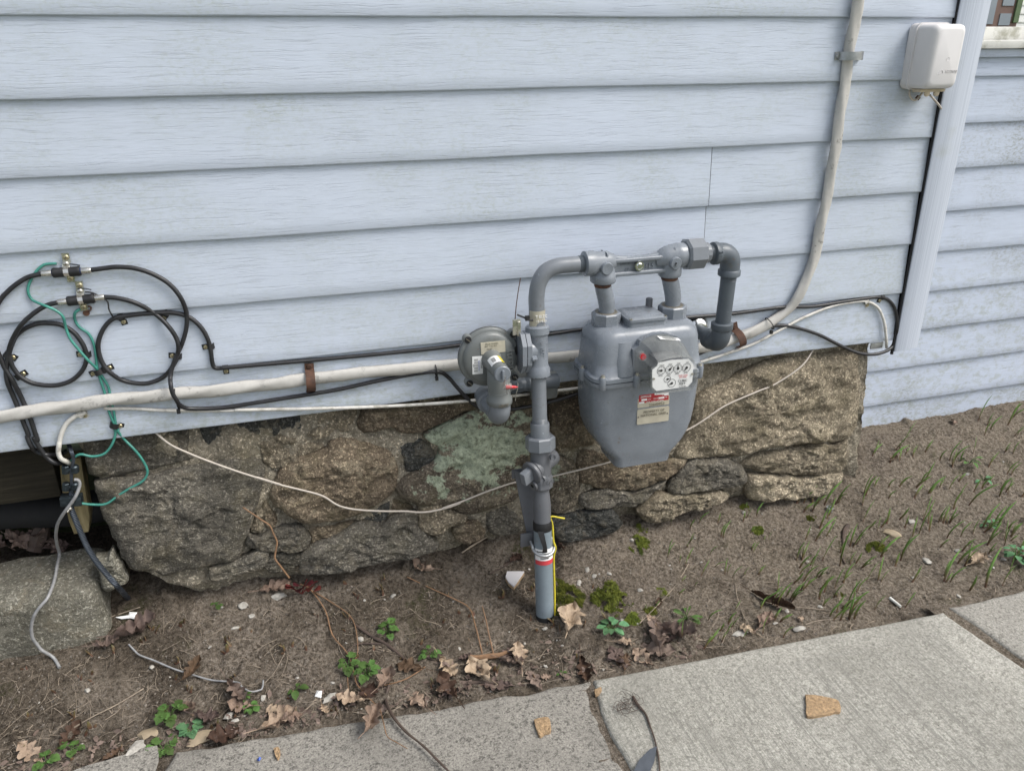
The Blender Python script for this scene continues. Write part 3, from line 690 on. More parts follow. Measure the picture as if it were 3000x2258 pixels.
# ------------------------------------------------------------------ crawl space and concrete block
mb = MB(); a, b = px(-60, 1505, .22), px(215, 1492, .22); tube(mb, [a+Vector((-.6, 0, 0)), a, b, b+Vector((.2, .02, 0))], .05, 18, 3)
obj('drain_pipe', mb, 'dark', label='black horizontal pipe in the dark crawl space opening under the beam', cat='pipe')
def stick(name, pts, r, mat, label, seg=7, group=None, rw=.35, cat='stick'):
    mb = MB(); tube(mb, pts, r, seg, 4, rw=rw); return obj(name, mb, mat, label=label, cat=cat, group=group)
stick('wood_stake', [px(100, 1612, .20), px(118, 1560, .22), px(135, 1500, .24)], [.026, .022, .02], 'twig', 'splintered dark wood stake leaning inside the crawl space opening')
def block():
    bm = bmesh.new(); bmesh.ops.create_cube(bm, size=1); bmesh.ops.subdivide_edges(bm, edges=bm.edges, cuts=22, use_grid_fill=True)
    tr = px(275, 1650, -.04); zt = .272; zb = .04; x0, x1 = -1.25, tr.x-.005; y0, y1 = -.075, .16
    for v in bm.verts:
        c = v.co*2; k = max(abs(c.x), abs(c.y), abs(c.z)); l = (abs(c.x)**9+abs(c.y)**9+abs(c.z)**9)**(1/9); c = c*(k/l) if l else c
        p = Vector(((x0+x1)/2+c.x*(x1-x0)/2, (y0+y1)/2+c.y*(y1-y0)/2, (zt+zb)/2+c.z*(zt-zb)/2))
        if c.y < 0: p.x += .02*max(0, -c.z)
        q = Vector((fb(p.x*7, p.y*7, p.z*7, 5), fb(p.x*7+9, p.y*7, p.z*7, 5), fb(p.x*7, p.y*7+9, p.z*7, 5)))
        q2 = fb(p.x*55, p.y*55, p.z*55, 3)
        v.co = p+q*.010+Vector((0, -1, .6))*q2*.004
    mb = MB(); bm.verts.index_update(); mb.add([v.co for v in bm.verts], [tuple(v.index for v in f.verts) for f in bm.faces]); bm.free()
    obj('concrete_block', mb, 'oldconc', smooth=180, label='mossy rounded old concrete block on the soil in front of the crawl space', cat='concrete block')
block()
mb = stone_mb(crop(0, 1280, .3724)([(735,985),(830,975),(870,925),(920,985),(985,1100),(1000,1170),(930,1190),(880,1230),(800,1225),(785,1120)]), .0, .02, -.03)
obj('broken_rock', mb, 'oldconc', smooth=180, label='jagged pale broken rock wedged between the concrete block and the big boulder', cat='rock')

# ------------------------------------------------------------------ cables on the wall
A_ = crop(0, 700, .36045); E_ = crop(0, 1280, .3724); R4 = crop(0, 1200, .42036); B5 = crop(700, 1150, .45208); K2 = crop(2200, 800, .60060)
def wy(x, y, off):
    """a point on the lapped siding: the face leans back towards the top of each course"""
    Y = 0
    for _ in range(3):
        P = px(x, y, Y-off); z = P.z
        Y = 0 if z < .675 else .0110*(((z-1.7) % CS)/CS)
    return px(x, y, Y-off)
def cable(name, L, r, off, mat, label, seg=10, cat='cable', group=None, rw=0, ell=1.0, twist=0, sm=5):
    pts = [p if isinstance(p, Vector) else wy(p[0], p[1], (p[2] if len(p) > 2 else off)) for p in L]
    mb = MB(); tube(mb, pts, r, seg, sm, rw=rw, ell=ell, twist=twist)
    return obj(name, mb, mat, smooth=80, label=label, cat=cat, group=group)
RC = .0058
upper = A_([(742,252),(850,238),(950,228),(1100,240),(1250,290),(1380,370),(1470,480),(1515,600),(1515,720),(1480,850),(1430,960),(1395,1060)])
upper += [(499,1108,.030),(500,1126,.046),(505,1150,.049),(516,1170,.046),(529,1188,.034),(560,1197,.02),(651,1194),(740,1181),(835,1166),(985,1142),(1100,1117),(1200,1098),(1275,1089,.03),(1309,1101),(1343,1139),(1383,1180),(1424,1198),(1492,1200),(1614,1177),(1695,1153),(1800,1120),(1950,1075),(2075,1025),(2190,975)]
cable('coaxial_cable', upper, RC, .012, 'black', 'black coaxial cable looping from the upper connector and running under the thick pale cable')
lower = A_([(845,473),(950,480),(1100,520),(1250,600),(1360,700),(1430,800),(1450,880),(1440,960),(1400,1040),(1330,1120),(1230,1165),(1130,1175),(1000,1150),(900,1090),(840,1020),(805,930),(800,840),(830,750),(880,680),(940,640),(1030,625),(1150,610),(1300,600),(1400,600),(1500,620),(1580,665),(1650,740),(1695,830),(1715,920),(1725,1000),(1745,1045),(1790,1050),(1880,1041)])
nl = len(lower)
lower = [(x, y, .018 if 3 < i < 7 else .008) for i, (x, y) in enumerate(lower)]
lower += [(949,1052,.007),(1221,1026,.007),(1356,1010,.007),(1614,978,.007),(1695,966,.007),(1850,948,.007),(2007,931,.007),(2156,918,.007),(2292,900,.007)]+[(*q, .007) for q in K2([(300,163),(450,140),(560,124),(620,117),(665,128),(695,160),(711,210),(714,280),(702,335),(670,375),(600,396),(520,388),(430,350),(330,300),(220,265),(140,255),(70,268),(0,300)])]
cable('coaxial_cable', lower, RC, .008, 'black', 'black coaxial cable coiled below the lower connector then clipped along to the corner trim')
upl = A_([(340,283),(230,310),(130,370),(50,440),(0,500),(-60,620),(-70,750),(-40,870),(0,960),(40,1050),(100,1150),(160,1260),(205,1360),(250,1470),(280,1560),(305,1640)])+E_([(265,0),(310,80),(370,160),(440,205)])
upl = [(x, y, .010) for x, y in upl]+[(195, 1352, -.03), (205, 1345, -.06)]
cable('coaxial_cable', upl, RC, .010, 'black', 'black coaxial cable bowing wide left of the upper connector and dropping into the crawl space')
dn = A_([(465,517),(380,540),(280,600),(180,690),(110,800),(75,900),(80,970),(110,1050),(170,1120),(260,1170),(380,1190),(480,1185),(580,1150),(660,1080),(700,1000),(700,930),(670,850),(600,760),(500,700),(400,685),(300,690),(200,730),(130,790),(95,860),(68,950),(50,1060),(60,1160),(100,1260),(150,1380),(190,1490),(230,1590)])+E_([(215,0),(245,70),(290,115),(370,140)])
dn = [(x, y, .018 if i < 5 else .009) for i, (x, y) in enumerate(dn)]+[(178, 1330, -.04), (192, 1322, -.07)]
cable('coaxial_cable', dn, RC, .009, 'black', 'black coaxial cable wound in a round coil on the siding beside the green wires')

g1 = A_([(460,200),(360,210),(290,270),(235,370),(230,440),(270,500),(370,545),(450,580),(510,630),(535,720),(570,810),(640,900),(720,990),(790,1060),(805,1110),(845,1230),(860,1290),(880,1380),(900,1440),(925,1500),(935,1560)])
g1 = [(x, y, .024 if 5 < i < 13 else .006) for i, (x, y) in enumerate(g1)]+[(*q, .006) for q in R4([(805,130),(800,190),(770,260),(720,310),(640,325),(560,310)])]+[(214, 1343, -.0), (206, 1356, -.02)]
cable('ground_wire', g1, .0034, .005, 'green', 'green ground wire from the upper connector curving under the wall to the clamps', 8, 'wire')
g2 = A_([(650,570),(610,600),(610,660),(650,720),(720,770),(760,850),(780,950),(793,1060),(825,1110),(880,1200),(897,1280),(920,1380),(933,1450),(940,1500),(960,1560)])
g2 = [(x, y, .005) for x, y in g2]+[(*q, .006) for q in R4([(820,150),(870,210),(930,270),(980,330),(1020,400),(1025,450),(990,500),(900,550),(820,600),(740,655),(640,660),(540,648)])]
cable('ground_wire', g2, .0034, .005, 'green', 'green ground wire from the lower bracket sagging across the boulder to the black clamp block', 8, 'wire')

thick = [(-1300,1400),(-800,1325),(-420,1270),(-200,1247),(0,1219),(108,1203),(216,1187),(324,1172),(433,1161),(560,1150),(700,1136),(814,1122),(1058,1092),(1356,1066),(1628,1046),(1750,1038),(1900,1028),(2020,1022),(2116,1006),(2170,985),(2251,949),(2306,908),(2346,854),(2380,773),(2407,651),(2434,515),(2455,380),(2475,244),(2495,108),(2516,0),(2560,-260),(2620,-600)]
thick = [(x, y, .017) for x, y in thick]
cable('service_cable', thick, .0168, .022, 'conduit', 'thick pale grey service cable running along the wall and bending up past the grey strap', 16, rw=.10, ell=.72, twist=38)
wl = [(*q, .008) for q in A_([(845,1372),(900,1378),(1000,1376),(1100,1378),(1300,1390),(1500,1395),(1900,1392)])]+[(*q, .012) for q in B5([(0,112),(400,105),(800,95),(1200,75),(1520,50)])]+[(1500,1160,.01),(1614,1146,.01),(1695,1136,.01),(1850,1110,.01),(2000,1075,.009),(2100,1045,.008)]+[(*q, .007) for q in K2([(0,350),(100,300),(250,220),(400,160),(520,138),(570,140),(620,170),(650,240),(660,320)])]+[(2597, 1018, -.02)]
cable('white_cable', wl, .0048, .008, 'whitecable', 'thin white cable sagging over the stones and looping down beside the corner trim', 9, rw=.05)
ws = [(*q, .010) for q in A_([(700,1400),(655,1425),(610,1440),(540,1500),(500,1580),(485,1640)])]+[(*q, .012) for q in E_([(465,60),(460,120),(480,170)])]+[(198, 1353, .0), (210, 1360, -.03)]
cable('white_cable', ws, .0062, .01, 'whitecable', 'short off-white cable curving from a beige clip into the crawl space corner', 9, rw=.06)
bw = C1([(575,128),(800,220),(1000,320),(1200,400),(1450,490),(1700,570),(1900,628)])+C2([(0,695),(200,760),(400,810),(560,850),(650,885),(750,950),(850,985),(1000,1005),(1200,1015),(1400,1015),(1530,1025),(1650,1015),(1800,980),(1921,935)])+C3([(300,990),(500,920),(700,840),(900,770),(1000,742),(1080,732),(1200,712),(1330,690),(1500,650),(1700,600),(1921,540)])+C4([(400,420),(600,345),(785,260),(900,190),(1050,90),(1280,-10)])+K2([(120,540),(250,450),(345,382)])
ml = []
for i, (x, y) in enumerate(bw):
    z = px(x, y, 0).z; Y = fy(z)-.035; ml.append(px(x, y, max(-.045, min(.012, Y))))
ml[0] += Vector((0, .03, .02)); ml[-1] += Vector((0, .03, .02))
cable('beige_wire', ml, .0031, 0, 'beigewire', 'thin beige wire hanging in a long loop across the stone foundation behind the meter', 8, 'wire')
sw = E_([(585,335),(615,340),(628,372),(603,450),(560,520),(500,600),(455,680),(440,770),(450,850)])
blk = E_([(468,920),(452,1000),(432,1110),(402,1200),(370,1270),(302,1350),(262,1420),(247,1500),(258,1580),(300,1640)])
swp = [px(x, y, (-.03, -.03, -.03, -.035, -.035, -.03, -.01, .03, .07)[i]) for i, (x, y) in enumerate(sw)]
for i, (x, y) in enumerate(blk):
    swp.append(px(x, y, (.095, .045, -.01, -.06, -.088, -.098, -.1, -.1, -.1, -.1)[i]))
swp.append(px(124, 1905, -.102))
last = crop(0, 1700, .49729)([(320,470),(355,525)])
for x, y in last: swp.append(gp(x, y)+Vector((0, 0, .004)))
for p in swp: p.z = max(p.z, ground(p.x, p.y)+.006)
cable('ground_wire', swp, .0044, 0, 'silver', 'grey aluminium ground wire trailing down over the mossy concrete block into the soil', 9, 'wire', rw=.06)
dk = [px(x, y, .01-.009*i) for i, (x, y) in enumerate(E_([(575,380),(560,470),(562,560),(590,640),(640,760),(690,870),(760,980),(850,1090),(930,1180)]))]+[gp(376, 1748)+Vector((0, 0, -.01))]
mb = MB()
for k in range(6):
    P = smooth_path(dk, 10); Q = []
    for i, p in enumerate(P):
        a = i*.42+k*pi/3; Q.append(p+Vector((cos(a)*.0048, sin(a)*.0048, sin(a)*.002)))
    tube(mb, Q, .0030, 6, 0)
obj('ground_cable', mb, 'darkstrand', smooth=80, label='dark stranded ground cable slanting from the clamps down past the broken rock into soil', cat='cable')
# clamps on the post
cl = thing('ground_clamp', px(205, 1475, .0), 'black clamp block joining the ground wires on the pale corner post', 'clamp')
mb = MB(); p = px(210, 1463, .0); box(mb, p, (.052, .03, .028), Matrix.Rotation(.12, 3, 'Y'), .003); obj('clamp_body', mb, 'connector', cl)
mb = MB(); p2 = px(205, 1486, -.012); rev(mb, p2, (-.5, -.6, -.5), [(0, .008), (.006, .008), (.006, .0045), (.014, .0045)], 12); obj('screw', mb, 'zinc', cl)
for (x, y, lb) in ((206, 1378, 'upper blackened split bolt connector gripping cables on the corner post'), (207, 1428, 'lower blackened split bolt connector above the clamp block on the corner post')):
    c = thing('split_bolt', px(x, y, .0), lb, 'connector'); q = px(x, y, .0)
    mb = MB(); cyl(mb, q+Vector((-.012, 0, -.006)), q+Vector((-.008, 0, .016)), .010, 6, .001); obj('nut', mb, 'connector', c, 30)
    mb = MB(); cyl(mb, q+Vector((.010, 0, -.008)), q+Vector((.012, 0, .014)), .011, 14, .003); cyl(mb, q+Vector((-.012, 0, .003)), q+Vector((.012, 0, .003)), .006, 10); obj('bolt_body', mb, 'connector', c)
mb = MB()
for k in range(4):
    tube(mb, [px(190+k*3, 1318, -.0)+Vector((0, .03, 0)), px(205+k*2.5, 1322, -.005), px(213+k*1.6, 1345, -.008), px(207+k*1.6, 1380, -.006), px(208+k*1.3, 1430, -.004)], .0025, 6, 5)
obj('wire_bundle', mb, 'darkstrand', smooth=80, label='bundle of dark strands arching over the post top into the split bolts', cat='wire')

# connectors (grounding couplers)
def coupler(L, R, sc, rotz, lb, hexr):
    l, r = wy(*L, .012), wy(*R, .012); d = (r-l); n = d.length; u = d/n; m = (l+r)/2
    t = thing('cable_coupler', m+Vector((0, .01, -.03)), lb, 'connector')
    for s in (-1, 1):
        e = m+u*(s*n*.5); w = -u*s
        mb = MB(); rev(mb, e, w, [(0, .0068), (.003, .0078), (.021, .0078), (.023, .0070)], 18); obj('plug', mb, 'steel', t)
        mb = MB(); rev(mb, e, w, [(.022, .0082), (.032, .0082)], 18); obj('collar', mb, 'blue_band' if not hexr else 'blackclip', t)
        mb = MB(); rev(mb, e, w, [(.032, .0086), (.042, .0086)], 6); obj('nut', mb, 'brass' if hexr and s > 0 else 'steel', t, 30)
        mb = MB(); rev(mb, m+u*(s*.006), u*s, [(0, .0115), (.004, .0118), (.016, .0118), (.020, .0125), (.024, .0115)], 18); obj('boot', mb, 'blackclip', t)
    a = wy(*sc[0], .006); b = wy(*sc[-1], .006)
    mb = MB(); hw_ = .0085; ax = (a-b).normalized(); sd_ = ax.cross(Vector((0, -1, 0))).normalized()
    prof = [(b-ax*.010, 0), (b+ax*.014, 0), (m-ax*.013, .002), (m-ax*.008, .0125), (m, .0155), (m+ax*.008, .0125), (m+ax*.013, .002), (a-ax*.01, 0), (a+ax*.011, 0)]
    secs = []
    for p, h in prof:
        q = Vector((p.x, a.y*.5+b.y*.5-h-.001, p.z)); secs.append([q-sd_*hw_, q+sd_*hw_, q+sd_*hw_+Vector((0, .0018, 0)), q-sd_*hw_+Vector((0, .0018, 0))])
    loft(mb, secs); obj('bracket', mb, 'steel', t, 30)
    for i, s in enumerate(sc):
        q = wy(*s, .007); mb = MB(); rev(mb, q, (0, -1, 0), [(0, .0065), (.002, .0065), (.0035, .005), (.004, .002)], 14); scr = obj('screw', mb, 'brass' if i != 1 else 'zinc', t)
        mb = MB(); box(mb, q+Vector((0, -.0038, 0)), (.007, .0012, .0014)); box(mb, q+Vector((0, -.0038, 0)), (.0014, .0012, .007)); obj('slot', mb, 'platetext', scr)
    return t
coupler(A_([(338,283)])[0], A_([(742,254)])[0], A_([(537,150),(538,205),(572,318)]), 0, 'upper grounding connector with navy bands joining two black cables on the siding', False)
coupler(A_([(465,517)])[0], A_([(848,472)])[0], A_([(647,377),(652,427),(679,552)]), 0, 'lower grounding connector with brass nut joining two black cables on the siding', True)
mb = MB(); q = [wy(x, y, .008) for x, y in A_([(565,203),(610,208),(650,216)])]; tube(mb, q, .0016, 6, 3); obj('wire_tail', mb, 'darkstrand', label='short dark wire tail poking from the upper grounding bracket', cat='wire')
mb = MB(); q = [wy(x, y, .010) for x, y in A_([(690,430),(740,435),(790,455),(850,488),(878,520),(885,570),(905,610),(930,645),(965,655)])]; tube(mb, q, .0020, 6, 4); obj('tie_wire', mb, 'blackclip', label='thin black tie wire dropping from the lower connector to the coil clip', cat='wire')
mb = MB(); q = [wy(x, y, .008) for x, y in A_([(625,408),(660,400),(700,405),(742,414)])]; tube(mb, q, .0014, 6, 4); obj('wire_tail', mb, 'darkstrand', label='short dark wire tail across the top of the lower grounding bracket', cat='wire')
mb = MB(); q = [wy(x, y, .005) for x, y in A_([(700,585),(735,580),(738,555),(715,545)])]; tube(mb, q, .0022, 6, 4); q = wy(*A_([(702,600)])[0], .002); rev(mb, q, (0, -1, 0), [(0, .008), (.002, .008)], 12); obj('screw_hook', mb, 'rust', label='rusty screw and bent wire ring below the lower grounding bracket', cat='screw')

# cable clips
def clip(cpt, spt, mat, label, r=.0065, grp=None, lift=.008):
    c, s = wy(*cpt, lift), wy(*spt, .003); v = s-c; v.y = 0; ax = v.normalized(); w = Vector((0, -1, 0)).cross(ax).normalized(); n = v.length
    t = thing('cable_clip', s, label, 'clip', grp); hw_ = .0075; mb = MB(); base = max(c.y, s.y)+lift*.0
    R_ = r+.0022; prof = [(-R_-.001, .0)]
    for k in range(7):
        a = pi-k*pi/6; prof.append((R_*cos(a), R_*sin(a)+r*.6))
    prof += [(R_+.001, .002), (n+.009, .002)]
    secs = []
    for q, h in prof:
        p = Vector((c.x, s.y+.003-h, c.z))+ax*q
        secs.append([p-w*hw_, p+w*hw_, p+w*hw_+Vector((0, .0022, 0)), p-w*hw_+Vector((0, .0022, 0))])
    loft(mb, secs); obj('strap', mb, mat, t, 40)
    mb = MB(); q = s+Vector((0, -.0005, 0)); rev(mb, q, (0, -1, 0), [(0, .0058), (.002, .0058), (.0035, .0045), (.004, .001)], 14); sc_ = obj('screw', mb, 'brass', t)
    mb = MB(); box(mb, q+Vector((0, -.0036, 0)), (.0064, .001, .0012)); box(mb, q+Vector((0, -.0036, 0)), (.0012, .001, .0064)); obj('slot', mb, 'platetext', sc_)
CLG = 'clips holding the cables to the siding'
for c, s, lb in [((62,945),(107,962),'black clip on the side of the left coil away from the green wires'), ((148,1120),(190,1095),'slanted black clip at the lower left of the left cable coil'), ((705,940),(652,937),'black clip on the right side of the left cable coil'),
                 ((850,1065),(892,1045),'slanted black clip at the lower left of the coil right of the green wires'), ((1447,955),(1400,948),'black clip on the right side of the coil right of the green wires'), ((985,640),(1005,672),'black clip at the top of the coil where the tie wire ends'),
                 ((1350,612),(1335,635),'black clip half hidden where cables cross at the coil top'), ((1712,875),(1672,877),'black clip on the cable drop between coil and rusty strap'), ((1830,1045),(1838,1073),'black clip under the horizontal cable at the bottom of its drop')]:
    clip(A_([c])[0], A_([s])[0], 'blackclip', lb, grp=CLG)
clip(A_([(800,1080)])[0], A_([(757,1092)])[0], 'blackclip', 'black clip holding both green wires between the two coils', .009, CLG)
clip(A_([(930,1515)])[0], A_([(978,1517)])[0], 'blackclip', 'black clip holding both green wires on the bottom board', .009, CLG)
clip(A_([(655,1425)])[0], A_([(690,1435)])[0], 'whitecable', 'beige clip with screw holding the short off-white cable', .0075, CLG, .010)
clip(K2([(565,140)])[0], K2([(567,156)])[0], 'whitecable', 'white clip on the thin white cable near the corner trim', .006, CLG)
clip(K2([(640,118)])[0], K2([(628,132)])[0], 'blackclip', 'black clip where the cable turns down along the corner trim', .0065, CLG)
# straps
def strap(L, mat, w, lb, hump, bolts):
    """band across the thick cable; L = pixel points from end to end"""
    pts = [wy(x, y, .002) for x, y in L]; t = thing('pipe_strap', pts[0], lb, 'strap'); a, b = pts[0], pts[-1]; d = b-a; n = d.length; ax = d.normalized(); sd_ = ax.cross(Vector((0, -1, 0))).normalized()
    mb = MB(); secs = []
    for k in range(17):
        f = k/16; h = 0
        g = (f-hump[0])/hump[1]
        if abs(g) < 1: h = .041*sqrt(1-g*g)**.8
        p = a+d*f; p = Vector((p.x, min(a.y, b.y)-h-.001, p.z)); secs.append([p-sd_*w, p+sd_*w, p+sd_*w+Vector((0, .0025, 0)), p-sd_*w+Vector((0, .0025, 0))])
    loft(mb, secs); obj('band', mb, mat, t, 30)
    for f in bolts:
        p = a+d*f; mb = MB(); rev(mb, Vector((p.x, min(a.y, b.y)-.001, p.z)), (0, -1, 0), [(0, .0075), (.003, .0075), (.005, .006)], 8); obj('bolt', mb, mat if mat == 'rust' else 'galv', t)
strap([(2446,165),(2521,163)], 'galv', .0115, 'grey metal strap clamping the vertical pale cable to the siding', (.54, .40), (.10, .96))
strap([(905,1062),(911,1148)], 'rust', .0125, 'rusty brown strap across the thick pale cable left of the regulator', (.55, .34), (.09,))
strap([(2146,945),(2162,1014)], 'rust', .0125, 'rusty brown strap on the thick pale cable beside the outlet elbow', (.62, .34), (.14,))
def ziptie(x, y, r, lb, ax, off):
    p = wy(x, y, off); mb = MB(); d, n, b = basis(ax); P = [p+n*(cos(a)*r)+b*(sin(a)*r*.8) for a in [2*pi*k/18 for k in range(19)]]
    tube(mb, P, .0024, 6, 0, ell=.6); q = p+Vector((0, -r*.6, -r*1.05)); box(mb, q, (.009, .008, .012), None, .001); obj('zip_tie', mb, 'blackclip', label=lb, cat='cable tie')
ziptie(519, 1168, .028, 'black zip tie binding the coax to the thick cable near the coils', (1, 0, .08), .019)
ziptie(1276, 1083, .021, 'black zip tie around the thick cable left of the regulator', (1, 0, .08), .019)
ziptie(2255, 948, .023, 'black zip tie around the thick cable where it starts to rise', (.75, 0, .5), .019)
# remote box by the corner
def remote():
    t = thing('meter_remote_box', px(2735, 262, -.03), 'pale rounded plastic remote reader box on the siding against the corner trim', 'utility box')
    bx0, bx1 = 1.846, 1.966; z0, z1 = px(2660, 262, -.01).z, px(2690, 68, -.01).z
    cx, cz, hx, hz = (bx0+bx1)/2, (z0+z1)/2, (bx1-bx0)/2, (z1-z0)/2
    def sec(Y, dx, dzv, r, ox=0, oz=0): return [Vector((x, Y, z)) for x, z in rrect(cx+ox, cz+oz, hx-dx, hz-dzv, r, 6)]
    mb = MB(); loft(mb, [sec(.004, 0, 0, .02), sec(-.016, 0, 0, .02), sec(-.020, .002, .002, .019)]); obj('back_plate', mb, 'boxplastic', t, 45)
    mb = MB(); loft(mb, [sec(-.020, -.0015, -.0015, .021), sec(-.026, -.0015, -.0015, .021)]); obj('rim', mb, 'boxplastic', t, 45)
    mb = MB(); loft(mb, [sec(-.026, .003, .003, .017), sec(-.078, .004, .004, .017), sec(-.088, .0065, .0065, .017), sec(-.0935, .011, .011, .016), sec(-.096, .019, .019, .013)]); cov = obj('cover', mb, 'boxplastic', t, 60)
    mb = MB(); lx = px(2778, 210, -.094); text(mb, 'NEPTUNE', (lx.x+.010, -.096, lx.z), (1, 0, 0), (0, 0, 1), .0098, .0006); obj('lettering', mb, 'boxplastic', cov, 0)
    mb = MB(); o = Vector((lx.x-.026, -.0965, lx.z-.002))
    for a, b in (((-.014, -.006), (0, .007)), ((0, .007), (.006, -.002)), ((-.008, -.006), (.0, .001)), ((.004, .004), (.009, .009)), ((.005, -.001), (.011, .004))): tube(mb, [o+Vector((a[0], 0, a[1])), o+Vector((b[0], 0, b[1]))], .0008, 5, 0)
    obj('emblem', mb, 'boxplastic', cov, 0)
    mb = MB(); q = px(2777, 174, -.096); rev(mb, q+Vector((0, .001, 0)), (0, -1, 0), [(0, .0055), (.0016, .0052), (.0006, .004)], 18); obj('dimple', mb, 'boxplastic', cov)
    mb = MB(); loft(mb, [[Vector((x, -.03, z0+.002)), Vector((x, -.065, z0+.002)), Vector((x, -.062, z0-.006)), Vector((x, -.034, z0-.006))] for x in (cx-hx*.7, cx+hx*.8)]); obj('bottom_lip', mb, 'boxdirty', t)
    for dx in (-.012, .022):
        mb = MB(); p = Vector((cx+dx, -.06, z0-.004)); rev(mb, p+Vector((0, .004, -.006)), (0, -1, 0), [(0, .009), (.006, .009)], 12); rev(mb, p+Vector((0, -.0022, -.008)), (0, -1, 0), [(0, .0045), (.0006, .0045)], 10); obj('seal_tab', mb, 'boxdirty', t)
    mb = MB(); tube(mb, [px(2668, 258, -.012), px(2664, 275, -.02), px(2672, 292, -.02), px(2684, 293, -.015), px(2696, 280, -.01), px(2702, 272, -.004)], .003, 7, 5); obj('wire', mb, 'beigewire', t)
    mb = MB(); tube(mb, [px(2725, 280, -.03), px(2742, 298, -.02), px(2758, 322, -.008), px(2752, 345, -.004), px(2738, 420, .0), px(2728, 470, .0), px(2718, 530, .0)], .0032, 7, 5); obj('wire', mb, 'beigewire', t)
    mb = MB(); box(mb, px(2689, 287, -.008), (.012, .006, .01), Matrix.Rotation(.6, 3, 'Y')); obj('mount_screw', mb, 'rust', t)
remote()
# ------------------------------------------------------------------ gas set
GY = -.14; RP = .0212
def AX(z): 
    f = (.95-z)/.95; return Vector((.651-.009*f, GY-.13*f, z))
def axz(py):
    a, b = -.2, 1.3
    for _ in range(40):
        m = (a+b)/2
        if proj(AX(m))[1] > py: a = m
        else: b = m
    return a
AD = (AX(0)-AX(1)).normalized()       # pointing down the riser
def along(mb, prof, n=24, rot=0):
    """profile of (pixel row, radius) down the riser axis"""
    p0 = AX(axz(prof[0][0])); return rev(mb, p0, AD if prof[-1][0] > prof[0][0] else -AD, [((AX(axz(y))-p0).length, r) for y, r in prof], n, rot)
def threads(mb, p, d, L, r, k=5):
    for i in range(k):
        rev(mb, Vector(p)+Vector(d).normalized()*(L*i/k), d, [(0, r), (L/k*.5, r+.0012), (L/k*.95, r)], 20)
def facet(p, d, L, r, n, mb=None, ch=.004, rot=None):
    mb = mb or MB(); return rev(mb, p, d, [(0, r-ch), (ch, r), (L-ch, r), (L, r-ch)], n, pi/n if rot is None else rot)

# --- riser: buried sleeve, valve, bracket
rz = thing('gas_riser', AX(.0), 'grey plastic gas riser rising from the soil to a shut-off valve', 'pipe')
mb = MB(); along(mb, [(1836, .0278), (1545, .0270)], 28); sl = obj('sleeve', mb, 'pvc', rz)
mb = MB(); along(mb, [(1826, .0288), (1800, .0284), (1797, .0280)], 28); obj('base_ring', mb, 'blackclip', rz)
mb = MB(); along(mb, [(1548, .0265), (1528, .0258), (1500, .0262), (1470, .0258), (1450, .0238), (1432, .0215), (1420, .0213)], 28); obj('transition_pipe', mb, 'valve', rz)
mb = MB(); along(mb, [(1549, .0276), (1547, .0284), (1530, .0282), (1524, .0268)], 28); tp = obj('tape_wrap', mb, 'blackclip', rz)
mb = MB(); p = AX(axz(1540))+Vector((-.012, -.026, 0)); q = AX(axz(1600))+Vector((-.004, -.030, 0))
loft(mb, [[p+Vector((-.012, 0, 0)), p+Vector((.006, -.002, 0)), p+Vector((.006, .002, 0)), p+Vector((-.012, .003, 0))], [q+Vector((-.008, -.006, .02)), q+Vector((.004, -.007, .02)), q+Vector((.004, -.005, .02)), q+Vector((-.008, -.004, .02))], [q+Vector((-.009, -.002, 0)), q+Vector((.006, -.003, 0)), q+Vector((.006, -.001, 0)), q+Vector((-.009, 0, 0))]]); obj('tape_tail', mb, 'blackclip', rz)
def wrap(mb, p, d, t0, t1, r, a0, a1, n=14):
    """curved sticker on a cylinder; angle 0 faces -Y, positive towards +X"""
    p = Vector(p); d = Vector(d).normalized(); f = Vector((0, -1, 0)); f = (f-d*f.dot(d)).normalized(); s = Vector((1, 0, 0)); s = (s-d*s.dot(d)).normalized()
    vs = []
    for t in (t0, t1):
        for rr in (r, r+.0006):
            for k in range(n+1):
                a = radians(a0+(a1-a0)*k/n); vs.append(p+d*t+f*(cos(a)*rr)+s*(sin(a)*rr))
    m = n+1; fs = []
    for k in range(n): fs += [(m+k, m+k+1, 3*m+k+1, 3*m+k), (k, k+1, m+k+1, m+k), (2*m+k, 2*m+k+1, 3*m+k+1, 3*m+k)]
    return mb.add(vs, fs)
s0 = AX(axz(1597)); sl_ = (AX(axz(1642))-s0).length
mb = MB(); wrap(mb, s0, AD, 0, sl_*.72, .0280, -75, 62); lab = obj('warning_sticker', mb, 'white', rz)
mb = MB(); wrap(mb, s0, AD, sl_*.72, sl_, .0280, -75, 62); obj('sticker_band', mb, 'redtext', rz)
mb = MB()
for k in range(4):
    wrap(mb, s0, AD, sl_*(.12+.14*k), sl_*(.18+.14*k), .0284, -60+8*k, 5+10*((k*7) % 4)); 
obj('sticker_print', mb, 'blackprint', rz)
ub = AX(axz(1600)); rr = .0325
mb = MB(); P = [ub+Vector((-rr, .02, .012)), ub+Vector((-rr, .0, .004))]+[ub+Vector((-cos(a)*rr, -sin(a)*rr, -sin(a)*.012)) for a in [pi*k/10 for k in range(11)]]+[ub+Vector((rr, .02, .012))]
tube(mb, P, .0048, 10, 3); obj('u_bolt', mb, 'galv', rz)
mb = MB(); P = [px(1507, 1378, -.155), px(1538, 1385, -.155), px(1566, 1400, -.16), px(1563, 1560, -.185), px(1545, 1572, -.185), px(1513, 1412, -.158)]
prism(mb, [(q.x, q.z, q.y) for q in P], lambda x, z, y: Vector((x, y, z)), lambda x, z, y: Vector((x, y+.006, z))); obj('bracket', mb, 'valve', rz, 20)
